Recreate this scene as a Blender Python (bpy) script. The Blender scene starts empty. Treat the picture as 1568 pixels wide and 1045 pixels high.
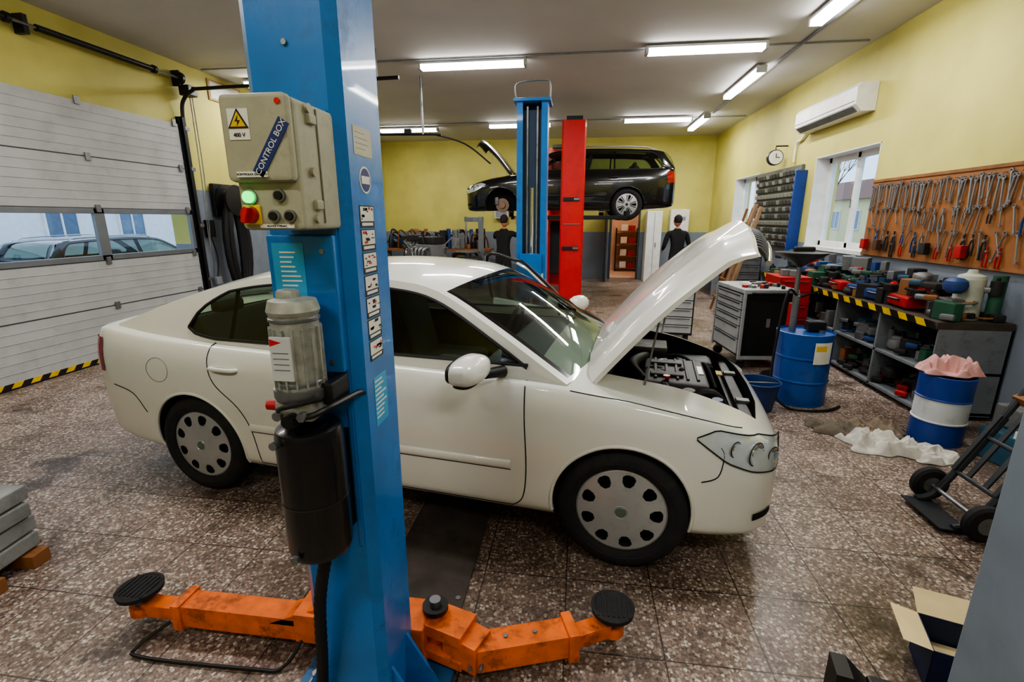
import bpy, bmesh, math, random
from mathutils import Vector, Matrix, Euler, noise
random.seed(7)
D=bpy.data; SC=bpy.context.scene; COL=bpy.context.collection
def lin(h):
    h=h.lstrip('#'); o=[]
    for i in (0,2,4):
        c=int(h[i:i+2],16)/255; o.append(c/12.92 if c<=.04045 else ((c+.055)/1.055)**2.4)
    return o
MC={}
def mat(name,hexc,rough=.5,metal=0,var=.08,scale=6,bump=0,coat=0,bscale=None,emit=0,wear=0,wcol='#2b241f',wscale=9):
    if name in MC: return MC[name]
    m=D.materials.new(name); m.use_nodes=True; nt=m.node_tree; b=nt.nodes['Principled BSDF']; c=lin(hexc)
    tc=nt.nodes.new('ShaderNodeTexCoord'); n=nt.nodes.new('ShaderNodeTexNoise'); n.inputs['Scale'].default_value=scale; n.inputs['Detail'].default_value=4
    nt.links.new(tc.outputs['Object'],n.inputs['Vector'])
    r=nt.nodes.new('ShaderNodeValToRGB'); e=r.color_ramp.elements; e[0].position=.3; e[1].position=.7
    e[0].color=[max(0,x*(1-var)) for x in c]+[1]; e[1].color=[min(1,x*(1+var)) for x in c]+[1]
    nt.links.new(n.outputs['Fac'],r.inputs['Fac']); out=r.outputs['Color']
    b.inputs['Roughness'].default_value=rough; b.inputs['Metallic'].default_value=metal
    if wear:
        n3=nt.nodes.new('ShaderNodeTexNoise'); n3.inputs['Scale'].default_value=wscale; n3.inputs['Detail'].default_value=9; n3.inputs['Roughness'].default_value=.72; nt.links.new(tc.outputs['Object'],n3.inputs['Vector'])
        r3=nt.nodes.new('ShaderNodeValToRGB'); q=r3.color_ramp.elements; q[0].position=.52; q[0].color=(0,0,0,1); q[1].position=.70; q[1].color=(wear,)*3+(1,); nt.links.new(n3.outputs['Fac'],r3.inputs[0])
        x=nt.nodes.new('ShaderNodeMix'); x.data_type='RGBA'; nt.links.new(r3.outputs[0],x.inputs[0]); nt.links.new(out,x.inputs[6]); x.inputs[7].default_value=lin(wcol)+[1]; out=x.outputs[2]
        ra=nt.nodes.new('ShaderNodeMath'); ra.operation='MULTIPLY_ADD'; ra.inputs[1].default_value=.35; ra.inputs[2].default_value=rough; nt.links.new(r3.outputs[0],ra.inputs[0]); nt.links.new(ra.outputs[0],b.inputs['Roughness'])
    nt.links.new(out,b.inputs['Base Color'])
    if coat: b.inputs['Coat Weight'].default_value=coat; b.inputs['Coat Roughness'].default_value=.04
    if bump:
        n2=nt.nodes.new('ShaderNodeTexNoise'); n2.inputs['Scale'].default_value=bscale or scale*5; nt.links.new(tc.outputs['Object'],n2.inputs['Vector'])
        bp=nt.nodes.new('ShaderNodeBump'); bp.inputs['Strength'].default_value=bump; bp.inputs['Distance'].default_value=.01
        nt.links.new(n2.outputs['Fac'],bp.inputs['Height']); nt.links.new(bp.outputs['Normal'],b.inputs['Normal'])
    if emit: b.inputs['Emission Color'].default_value=c+[1]; b.inputs['Emission Strength'].default_value=emit
    MC[name]=m; return m
def glassmat(name,tint,base=.05):
    if name in MC: return MC[name]
    m=D.materials.new(name); m.use_nodes=True; nt=m.node_tree; nt.nodes.clear(); N=nt.nodes.new; L=nt.links.new
    o=N('ShaderNodeOutputMaterial'); mx=N('ShaderNodeMixShader'); t=N('ShaderNodeBsdfTransparent'); g=N('ShaderNodeBsdfGlossy'); lw=N('ShaderNodeLayerWeight'); lw.inputs[0].default_value=.5
    p=N('ShaderNodeMath'); p.operation='POWER'; p.inputs[1].default_value=4.5; q=N('ShaderNodeMath'); q.operation='MULTIPLY_ADD'; q.inputs[1].default_value=.85; q.inputs[2].default_value=base
    L(lw.outputs['Facing'],p.inputs[0]); L(p.outputs[0],q.inputs[0])
    t.inputs[0].default_value=lin(tint)+[1]; g.inputs['Roughness'].default_value=.02
    L(q.outputs[0],mx.inputs[0]); L(t.outputs[0],mx.inputs[1]); L(g.outputs[0],mx.inputs[2]); L(mx.outputs[0],o.inputs[0]); MC[name]=m; return m
# ---------------- builder
def link(o,parent=None):
    COL.objects.link(o)
    if parent: o.parent=parent
    return o
def empty(name,loc=(0,0,0),rz=0):
    e=D.objects.new(name,None); e.empty_display_size=.2; e.location=loc; e.rotation_euler=(0,0,rz); return link(e)
def R3(rot): return Euler([math.radians(a) for a in rot]).to_matrix().to_4x4()
def align(p,axis):
    z=Vector(axis).normalized(); return Matrix.Translation(p)@z.to_track_quat('Z','Y').to_matrix().to_4x4()
class M:
    def __init__(s): s.v=[];s.f=[];s.m=[];s.ms=[]; s.T=None
    def mi(s,m):
        if m not in s.ms: s.ms.append(m)
        return s.ms.index(m)
    def raw(s,vs,fs,m,mx=None):
        o=len(s.v)
        for v in vs:
            v=Vector(v)
            if mx is not None: v=mx@v
            if s.T is not None: v=s.T@v
            s.v.append(v)
        k=s.mi(m) if not isinstance(m,list) else None
        for i,f in enumerate(fs):
            s.f.append([j+o for j in f]); s.m.append(k if k is not None else s.mi(m[i]))
    def box(s,c,d,m,rot=(0,0,0),bev=0,seg=2):
        mx=Matrix.Translation(c)@R3(rot)
        x,y,z=[a/2 for a in d]
        vs=[(-x,-y,-z),(x,-y,-z),(x,y,-z),(-x,y,-z),(-x,-y,z),(x,-y,z),(x,y,z),(-x,y,z)]
        fs=[(0,3,2,1),(4,5,6,7),(0,1,5,4),(1,2,6,5),(2,3,7,6),(3,0,4,7)]
        if bev>0:
            bm=bmesh.new(); q=[bm.verts.new(v) for v in vs]
            for f in fs: bm.faces.new([q[i] for i in f])
            bmesh.ops.bevel(bm,geom=list(bm.edges),offset=min(bev,min(x,y,z)*.95),segments=seg,profile=.5,affect='EDGES')
            bm.verts.index_update(); vs=[v.co.copy() for v in bm.verts]; fs=[[v.index for v in f.verts] for f in bm.faces]; bm.free()
        s.raw(vs,fs,m,mx)
    def b2(s,a,b,m,bev=0):
        s.box([(a[i]+b[i])/2 for i in range(3)],[abs(b[i]-a[i]) for i in range(3)],m,bev=bev)
    def lathe(s,prof,m,mx=None,seg=24,cap=True):
        vs=[];fs=[];n=len(prof); ns=seg
        for i in range(ns):
            a=2*math.pi*i/ns
            for r,z in prof: vs.append((r*math.cos(a),r*math.sin(a),z))
        for i in range(ns):
            for j in range(n-1):
                a=i*n+j; b=((i+1)%ns)*n+j; fs.append((a,b,b+1,a+1))
        if cap and prof[0][0]>1e-6: fs.append([i*n for i in range(ns)][::-1])
        if cap and prof[-1][0]>1e-6: fs.append([i*n+n-1 for i in range(ns)])
        s.raw(vs,fs,m,mx)
    def cyl(s,p0,p1,r,m,r1=None,seg=16):
        p0=Vector(p0);p1=Vector(p1); L=(p1-p0).length; r1=r if r1 is None else r1
        s.lathe([(r,0),(r1,L)],m,align(p0,p1-p0),seg)
    def tube(s,pts,r,m,seg=8,closed=False):
        P=[Vector(p) for p in pts]; n=len(P)
        if n<2: return
        rs=r if isinstance(r,(list,tuple)) else [r]*n
        T=[]
        for i in range(n):
            a=P[(i-1)%n] if (closed or i>0) else P[i]; b=P[(i+1)%n] if (closed or i<n-1) else P[i]
            t=(b-a); T.append(t.normalized() if t.length>1e-9 else Vector((0,0,1)))
        N=T[0].orthogonal().normalized(); vs=[]
        for i in range(n):
            N=(N-T[i]*N.dot(T[i])); N=N.normalized() if N.length>1e-6 else T[i].orthogonal().normalized()
            B=T[i].cross(N)
            for k in range(seg):
                a=2*math.pi*k/seg; vs.append(P[i]+(N*math.cos(a)+B*math.sin(a))*rs[i])
        fs=[]
        for i in range(n if closed else n-1):
            j=(i+1)%n
            for k in range(seg):
                l=(k+1)%seg; fs.append((i*seg+k,i*seg+l,j*seg+l,j*seg+k))
        if not closed: fs.append(list(range(seg))[::-1]); fs.append([(n-1)*seg+k for k in range(seg)])
        s.raw(vs,fs,m)
    def grid(s,fn,us,vs_,m,close=False):
        vs=[fn(u,v) for u in us for v in vs_]; nv=len(vs_); fs=[];ml=[]
        for i in range(len(us)-1):
            for j in range(nv-1):
                q=m((us[i]+us[i+1])/2,(vs_[j]+vs_[j+1])/2) if callable(m) else m
                if q is None: continue
                fs.append((i*nv+j,(i+1)*nv+j,(i+1)*nv+j+1,i*nv+j+1)); ml.append(q)
        s.raw(vs,fs,ml)
    def ball(s,c,r,m,seg=16,rot=(0,0,0)):
        r=r if isinstance(r,(tuple,list)) else (r,r,r)
        pr=[(max(0,math.cos(a)),math.sin(a)) for a in [math.pi*(i/(seg//2)-.5) for i in range(seg//2+1)]]
        s.lathe(pr,m,Matrix.Translation(c)@R3(rot)@Matrix.Diagonal((*r,1)),seg)
    def sbox(s,c,r,m,p=3.2,seg=28,rot=(0,0,0),fn=None):
        def f(u,v):
            sg=lambda a:math.copysign(abs(a)**(2/p),a)
            q=Vector((r[0]*sg(math.cos(v))*sg(math.cos(u)),r[1]*sg(math.cos(v))*sg(math.sin(u)),r[2]*sg(math.sin(v))))
            if fn: q=fn(q)
            return Vector(c)+R3(rot)@q
        s.grid(f,frange(0,2*math.pi,seg),frange(-math.pi/2,math.pi/2,seg//2),m)
    def prism(s,poly,h,m,mx=None):
        n=len(poly); vs=[(x,y,0) for x,y in poly]+[(x,y,h) for x,y in poly]
        fs=[list(range(n))[::-1],list(range(n,2*n))]+[(i,(i+1)%n,(i+1)%n+n,i+n) for i in range(n)]
        s.raw(vs,fs,m,mx)
    def done(s,name,parent=None,loc=(0,0,0),rot=(0,0,0),sharp=35,merge=False,wn=True):
        me=D.meshes.new(name); me.from_pydata([tuple(v) for v in s.v],[],s.f)
        for m in s.ms: me.materials.append(m)
        me.polygons.foreach_set('material_index',s.m); me.polygons.foreach_set('use_smooth',[True]*len(me.polygons))
        bm=bmesh.new(); bm.from_mesh(me)
        if merge: bmesh.ops.remove_doubles(bm,verts=bm.verts,dist=1e-5)
        bmesh.ops.recalc_face_normals(bm,faces=bm.faces); bm.to_mesh(me); bm.free()
        me.update(); me.set_sharp_from_angle(angle=math.radians(sharp))
        o=D.objects.new(name,me); o.location=loc; o.rotation_euler=[math.radians(a) for a in rot]; link(o,parent)
        if wn: w=o.modifiers.new('weighted_normal','WEIGHTED_NORMAL'); w.keep_sharp=True; w.weight=100
        return o
def text(body,size,m,parent,mx,name='label_text'):
    c=D.curves.new(name,'FONT'); c.body=body; c.size=size; c.align_x='CENTER'; c.align_y='CENTER'; c.extrude=.0004
    t=D.objects.new(name,c); COL.objects.link(t); dg=bpy.context.evaluated_depsgraph_get(); me=D.meshes.new_from_object(t.evaluated_get(dg)); D.objects.remove(t)
    me.materials.clear(); me.materials.append(m); o=D.objects.new(name,me); link(o,parent); o.matrix_local=mx; return o
def smooth_path(pts,n=6,closed=False):
    P=[Vector(p) for p in pts]; out=[]; N=len(P)
    for i in range(N if closed else N-1):
        if closed: a,b,c,d=P[(i-1)%N],P[i],P[(i+1)%N],P[(i+2)%N]
        else: a,b,c,d=P[max(0,i-1)],P[i],P[i+1],P[min(N-1,i+2)]
        for k in range(n):
            t=k/n; out.append(.5*((2*b)+(c-a)*t+(2*a-5*b+4*c-d)*t*t+(3*b-a-3*c+d)*t**3))
    if not closed: out.append(P[-1])
    return out
def interp(xs,ys):
    if xs[0]>xs[-1]: xs=xs[::-1]; ys=ys[::-1]
    n=len(xs); d=[(ys[i+1]-ys[i])/(xs[i+1]-xs[i]) for i in range(n-1)]; m=[d[0]]
    for i in range(1,n-1): m.append(0 if d[i-1]*d[i]<=0 else 2*d[i-1]*d[i]/(d[i-1]+d[i]))
    m.append(d[-1])
    def f(x):
        x=min(max(x,xs[0]),xs[-1]); i=0
        while i<n-2 and x>xs[i+1]: i+=1
        h=xs[i+1]-xs[i]; t=(x-xs[i])/h
        return (2*t**3-3*t*t+1)*ys[i]+(t**3-2*t*t+t)*h*m[i]+(-2*t**3+3*t*t)*ys[i+1]+(t**3-t*t)*h*m[i+1]
    return f
def lerp1(xs,ys,x):
    if xs[0]>xs[-1]: xs=xs[::-1]; ys=ys[::-1]
    if x<=xs[0]: return ys[0]
    for i in range(len(xs)-1):
        if x<=xs[i+1]: return ys[i]+(ys[i+1]-ys[i])*(x-xs[i])/max(1e-9,xs[i+1]-xs[i])
    return ys[-1]
def frange(a,b,n): return [a+(b-a)*i/n for i in range(n+1)]
# ---------------- materials
BLK=mat('black_plastic','#101011',.45); RUB=mat('rubber','#1c1c1f',.8,bump=.15,wear=.35,wcol='#4d463f'); DARK=mat('dark_void','#0b0b0c',.9)
STEEL=mat('steel','#8e9094',.4,.85,var=.2,wear=.5,wcol='#4a3f36'); CHR=mat('chrome','#d0d2d5',.12,1); GREY=mat('grey_paint','#8b9096',.55,wear=.3); LGREY=mat('light_grey','#b9bcbd',.5)
WHITE=mat('white_plastic','#e4e4e0',.4,wear=.12,wcol='#8d877c'); BLUEP=mat('blue_paint','#1a72be',.33,var=.2,scale=5,bump=.04,coat=.25,wear=.55,wcol='#1c3550',wscale=5); BLUED=mat('dark_blue','#1c3f8f',.4,wear=.3)
ORG=mat('orange_paint','#d9661a',.5,var=.25,scale=14,bump=.12,wear=.95,wcol='#3a261b',wscale=8); RED=mat('red_paint','#c4161c',.35,coat=.3,wear=.25,wscale=4,wcol='#5a0f10'); CAST=mat('cast_grey','#a3a59f',.45,.4,var=.2,scale=30,wear=.5,wcol='#5f5a50',wscale=16)
CBOX=mat('control_box_grey','#a09e88',.5,var=.12,scale=12,bump=.05,wear=.45,wcol='#6d6654',wscale=12); WOOD=mat('wood','#8a5a33',.7,var=.25,scale=3,wear=.4); YEL=mat('yellow','#dcb61a',.5,wear=.3); GREEN=mat('green_lamp','#15e05a',.3,emit=3)
PAPER=mat('paper','#dedcd2',.7,wear=.25,wcol='#9a9280'); STB=mat('sticker_blue','#3f9fd0',.4); NAVY=mat('navy','#1a2c6a',.5); CARD=mat('cardboard','#c7a06d',.8,bump=.1); CREAM=mat('cardboard_inner','#e0cb98',.8)
CLR=mat('concrete','#8d9090',.8,bump=.2,var=.2,wear=.4,wcol='#5c5a55'); HOSE=mat('hose','#131316',.6,bump=.1); ALU=mat('aluminium','#b4b8bb',.4,.7); DGRN=mat('dk_green','#22503a',.5,wear=.4)
CR=mat('clutter_red','#a81c1e',.5,wear=.5); CB=mat('clutter_blue','#1f3d74',.5,wear=.5); CK=mat('clutter_black','#1a1a1b',.6,wear=.4,wcol='#4b443c'); CGY=mat('clutter_grey','#6a6c6c',.6,wear=.5); CTEAL=mat('case_teal','#29556a',.5,wear=.4)
# ---------------- room
def floor_mat():
    m=D.materials.new('terrazzo'); m.use_nodes=True; nt=m.node_tree; b=nt.nodes['Principled BSDF']; N=nt.nodes.new; L=nt.links.new
    tc=N('ShaderNodeTexCoord')
    def ramp(src,els,const=False):
        r=N('ShaderNodeValToRGB'); r.color_ramp.interpolation='CONSTANT' if const else 'LINEAR'
        while len(r.color_ramp.elements)<len(els): r.color_ramp.elements.new(.5)
        for e,(p,c) in zip(r.color_ramp.elements,els): e.position=p; e.color=c
        L(src,r.inputs['Fac']); return r.outputs['Color']
    def mix(t,fac,a,bb):
        x=N('ShaderNodeMix'); x.data_type='RGBA'; x.blend_type=t
        for sck,val in ((x.inputs[0],fac),(x.inputs[6],a),(x.inputs[7],bb)):
            if hasattr(val,'links'): L(val,sck)
            else: sck.default_value=val
        return x.outputs[2]
    def nz(s,d=5):
        n=N('ShaderNodeTexNoise'); n.inputs['Scale'].default_value=s; n.inputs['Detail'].default_value=d; L(tc.outputs['Object'],n.inputs['Vector']); return n.outputs['Fac']
    v=N('ShaderNodeTexVoronoi'); v.inputs['Scale'].default_value=72; L(tc.outputs['Object'],v.inputs['Vector'])
    sep=N('ShaderNodeSeparateColor'); L(v.outputs['Color'],sep.inputs[0])
    G=lambda h:lin(h)+[1]
    chips=ramp(sep.outputs[0],[(0,G('#8a776d')),(.22,G('#a28f84')),(.42,G('#6c5f58')),(.58,G('#bfb0a4')),(.78,G('#ddd5ca')),(.9,G('#a6948a'))],True)
    edge=ramp(v.outputs['Distance'],[(.0,(1,1,1,1)),(.5,(1,1,1,1)),(.7,(0,0,0,1))])
    c=mix('MIX',edge,G('#857469'),chips)
    v2=N('ShaderNodeTexVoronoi'); v2.inputs['Scale'].default_value=170; L(tc.outputs['Object'],v2.inputs['Vector']); s2=N('ShaderNodeSeparateColor'); L(v2.outputs['Color'],s2.inputs[0])
    c=mix('MULTIPLY',.8,c,ramp(s2.outputs[0],[(0,(.6,.57,.54,1)),(.35,(1,1,1,1)),(.85,(1.0,1,1,1))],True))
    br=N('ShaderNodeTexBrick'); br.offset=0; br.inputs['Scale'].default_value=1; br.inputs['Brick Width'].default_value=.4; br.inputs['Row Height'].default_value=.4; br.inputs['Mortar Size'].default_value=.0035
    br.inputs['Color1'].default_value=(1,1,1,1); br.inputs['Color2'].default_value=(.84,.83,.82,1); br.inputs['Mortar'].default_value=(.25,.22,.2,1); L(tc.outputs['Object'],br.inputs['Vector'])
    c=mix('MULTIPLY',1.0,c,br.outputs['Color'])
    big=nz(.9,6); c=mix('MULTIPLY',1.0,c,ramp(big,[(.34,(.66,.62,.60,1)),(.54,(1,1,1,1))]))
    c=mix('MULTIPLY',1.0,c,ramp(nz(5,8),[(.36,(.74,.71,.69,1)),(.5,(1,1,1,1))]))
    st=nz(2.4,7); c=mix('MULTIPLY',1.0,c,ramp(st,[(.58,(1,1,1,1)),(.66,(.42,.39,.37,1))]))
    sx=N('ShaderNodeSeparateXYZ'); L(tc.outputs['Object'],sx.inputs[0])
    def md(op,a,bv,cv=None):
        q=N('ShaderNodeMath'); q.operation=op
        for i,val in enumerate((a,bv,cv)):
            if val is None: continue
            if hasattr(val,'links'): L(val,q.inputs[i])
            else: q.inputs[i].default_value=val
        return q.outputs[0]
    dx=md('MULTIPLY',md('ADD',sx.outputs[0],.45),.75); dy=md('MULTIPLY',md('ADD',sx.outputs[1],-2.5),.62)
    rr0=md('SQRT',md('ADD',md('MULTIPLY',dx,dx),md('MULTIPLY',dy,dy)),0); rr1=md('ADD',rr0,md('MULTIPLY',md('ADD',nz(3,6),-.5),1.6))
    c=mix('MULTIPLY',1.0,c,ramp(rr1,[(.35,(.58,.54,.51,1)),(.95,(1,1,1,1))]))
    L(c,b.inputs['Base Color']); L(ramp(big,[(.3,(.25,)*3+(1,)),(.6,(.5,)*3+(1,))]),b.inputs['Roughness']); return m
def wall_mat(name,zs=1.33):
    m=D.materials.new(name); m.use_nodes=True; nt=m.node_tree; b=nt.nodes['Principled BSDF']; N=nt.nodes.new; L=nt.links.new
    tc=N('ShaderNodeTexCoord'); s=N('ShaderNodeSeparateXYZ'); L(tc.outputs['Object'],s.inputs[0]); g=N('ShaderNodeMath'); g.operation='GREATER_THAN'; g.inputs[1].default_value=zs; L(s.outputs[2],g.inputs[0])
    x=N('ShaderNodeMix'); x.data_type='RGBA'; L(g.outputs[0],x.inputs[0]); x.inputs[6].default_value=lin('#7f8894')+[1]; x.inputs[7].default_value=lin('#cbc46e')+[1]
    n=N('ShaderNodeTexNoise'); n.inputs['Scale'].default_value=1.5; n.inputs['Detail'].default_value=8; L(tc.outputs['Object'],n.inputs['Vector'])
    r=N('ShaderNodeValToRGB'); r.color_ramp.elements[0].position=.3; r.color_ramp.elements[0].color=(.82,.82,.80,1); r.color_ramp.elements[1].position=.6; L(n.outputs['Fac'],r.inputs[0])
    y=N('ShaderNodeMix'); y.data_type='RGBA'; y.blend_type='MULTIPLY'; y.inputs[0].default_value=1; L(x.outputs[2],y.inputs[6]); L(r.outputs[0],y.inputs[7]); L(y.outputs[2],b.inputs['Base Color'])
    b.inputs['Roughness'].default_value=.6; n2=N('ShaderNodeTexNoise'); n2.inputs['Scale'].default_value=90; L(tc.outputs['Object'],n2.inputs['Vector']); bp=N('ShaderNodeBump'); bp.inputs['Strength'].default_value=.12; bp.inputs['Distance'].default_value=.01; L(n2.outputs['Fac'],bp.inputs['Height']); L(bp.outputs[0],b.inputs['Normal'])
    return m
H=3.85; XL=-5.7; XR=3.6; YB=14.3; YF=-2.5
WM=wall_mat('wall_paint'); PL=mat('ceiling_paint','#c6c5c4',.8,var=.05,scale=1)
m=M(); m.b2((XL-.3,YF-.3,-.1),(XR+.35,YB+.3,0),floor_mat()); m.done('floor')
m=M(); m.b2((XL-.3,YF-.3,H),(XR+.35,YB+.3,H+.15),PL); m.done('ceiling')
def wall_y(name,x0,x1,ops,mt):
    m=M(); y=YF-.3
    for (a,b,z0,z1) in sorted(ops):
        m.b2((x0,y,0),(x1,a,H),mt)
        if z0>0: m.b2((x0,a,0),(x1,b,z0),mt)
        m.b2((x0,a,z1),(x1,b,H),mt); y=b
    m.b2((x0,y,0),(x1,YB+.3,H),mt); return m.done(name)
W1=(6.74,8.38,1.28,2.60); W2=(10.75,12.3,1.28,2.58)
wall_y('wall_right',XR,XR+.35,[W1,W2],WM); wall_y('wall_left',XL-.3,XL,[(2.9,6.65,0,3.0)],WM)
m=M(); m.b2((XL,YB,0),(.91,YB+.3,H),WM); m.b2((1.73,YB,0),(XR,YB+.3,H),WM); m.b2((.91,YB,2.02),(1.73,YB+.3,H),WM); m.done('wall_back')
m=M(); m.b2((XL,YF-.3,0),(XR,YF,H),WM); m.done('wall_front')
m=M(); m.box((1.58,1.17,H/2),(.6,.6,H),mat('pillar_grey','#8793a2',.5,bump=.05,wear=.15,wcol='#6b727c'),bev=.01); m.done('wall_pillar')
GL=glassmat('window_glass','#f2f7f8')
for i,(a,b,z0,z1) in enumerate((W1,W2)):
    m=M(); x0,x1=XR-.005,XR+.30
    m.b2((x0-.015,a-.0,z0-.04),(x1,b,z0+.01),WHITE)
    m.b2((x0,a,z1-.012),(x1,b,z1),WHITE); m.b2((x0,a,z0),(x1,a+.012,z1),WHITE); m.b2((x0,b-.012,z0),(x1,b,z1),WHITE)
    mid=(a+b)/2; X=XR+.22
    for yy in (a+.04,b-.04,mid): m.box((X,yy,(z0+z1)/2),(.06,.08,z1-z0),WHITE,bev=.006)
    for zz in (z0+.05,z1-.05): m.box((X,(a+b)/2,zz),(.06,b-a,.08),WHITE,bev=.006)
    m.box((X-.035,mid+.02,1.9),(.02,.02,.11),CHR,bev=.004)
    m.raw([(X,a+.05,z0+.05),(X,b-.05,z0+.05),(X,b-.05,z1-.05),(X,a+.05,z1-.05)],[(0,1,2,3)],GL); m.done('window_%d'%(i+1))
m=M(); fr=mat('door_frame','#3a3f45',.5)
for x in (.93,1.71): m.box((x,YB-.005,1.01),(.05,.08,2.02),fr)
m.box((1.32,YB-.005,2.0),(.82,.08,.05),fr); m.done('trim_1')
m=M(); m.box((.78,YB-.42,.99),(.04,.78,1.96),fr,bev=.005); m.box((.765,YB-.42,1.3),(.03,.55,1.0),mat('door_brown','#5b2f22',.5)); m.box((.74,YB-.76,1.0),(.05,.04,.02),CHR); m.done('door_1')
m=M(); CW=mat('corridor_wall','#d9b49c',.7); m.b2((.6,YB+2.4,0),(2.2,YB+2.5,2.6),CW); m.b2((.5,YB+.3,0),(.6,YB+2.5,2.6),CW); m.b2((2.2,YB+.3,0),(2.3,YB+2.5,2.6),CW); m.b2((.5,YB+.3,2.6),(2.3,YB+2.5,2.7),PL); m.b2((.5,YB+.3,-.1),(2.3,YB+2.5,0),CW)
m.done('wall_corridor')
m=M()
for z in (.1,.5,.9,1.3): m.box((1.6,YB+2.2,z),(.7,.25,.03),WOOD); m.box((1.5,YB+2.15,z+.12),(.2,.15,.2),WHITE); m.box((1.75,YB+2.15,z+.1),(.2,.15,.16),CR)
for x in (1.26,1.94): m.box((x,YB+2.2,.7),(.03,.25,1.4),BLK)
m.done('storage_shelf')
def area(x,y,z,sx,sy,e,col=(1,.985,.96),name='lamp_light',parent=None,rot=(0,0,0)):
    l=D.lights.new(name,'AREA'); l.shape='RECTANGLE'; l.size=sx; l.size_y=sy; l.energy=e; l.color=col; o=D.objects.new(name,l); o.location=(x,y,z); o.rotation_euler=rot; link(o,parent); return o
m=M(); m.b2((1.1,YB+1.0,2.56),(1.6,YB+1.1,2.6),mat('added_corridor_glow','#ffe6c8',emit=60)); m.done('added_corridor_light')  # added emissive box, out of view, brightens the otherwise dark corridor
m=M()
for y in (-.8,3.0,7.2,11.75): m.tube([(XL+.1,y,H-.015),(XR-.1,y,H-.015)],.011,GREY,6)
m.tube([(2.72,-1,H-.015),(2.72,13.6,H-.015)],.02,GREY,6); m.done('electrical_conduit')
LE=mat('lamp_diffuser','#fffaf4',emit=20)
def lamp(x0,x1,y0,y1):
    cx,cy=(x0+x1)/2,(y0+y1)/2; lx,ly=max(x1-x0,.14),max(y1-y0,.14); z=H-.085; e=empty('fluorescent_lamp',(cx,cy,z)); m=M()
    m.box((0,0,.045),(lx,ly,.03),LGREY,bev=.008); dx,dy=(lx-.08,ly-.02) if lx>ly else (lx-.02,ly-.08)
    m.box((0,0,-.0),(dx,dy,.06),LE)
    for s in (-1,1):
        if lx>ly: m.box((s*(lx/2-.02),0,0),(.04,ly,.07),LGREY,bev=.008)
        else: m.box((0,s*(ly/2-.02),0),(lx,.04,.07),LGREY,bev=.008)
        m.cyl((s*.3*(lx>ly),s*.3*(ly>lx),.05),(s*.3*(lx>ly),s*.3*(ly>lx),.084),.01,GREY,seg=6)
    m.done('fixture',e); area(0,0,-.034,dx,dy,34,parent=e)
for a in [(-2.3,-.77,7.3,7.3),(.78,2.26,7.05,7.05),(2.5,2.5,5.0,6.35),(2.53,2.53,8.0,9.7),(2.6,2.6,11.3,12.9),(.9,2.37,11.6,11.6),(-2.14,-.66,11.85,11.85),(-4.87,-3.4,12.1,12.1),(-5.35,-3.9,7.8,7.8),(-2.6,-1.1,2.9,2.9),(.6,2.1,2.9,2.9),(-5.2,-3.7,2.9,2.9),(-2.6,-1.1,-.9,-.9),(.6,2.1,-.9,-.9)]: lamp(*a)
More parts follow.
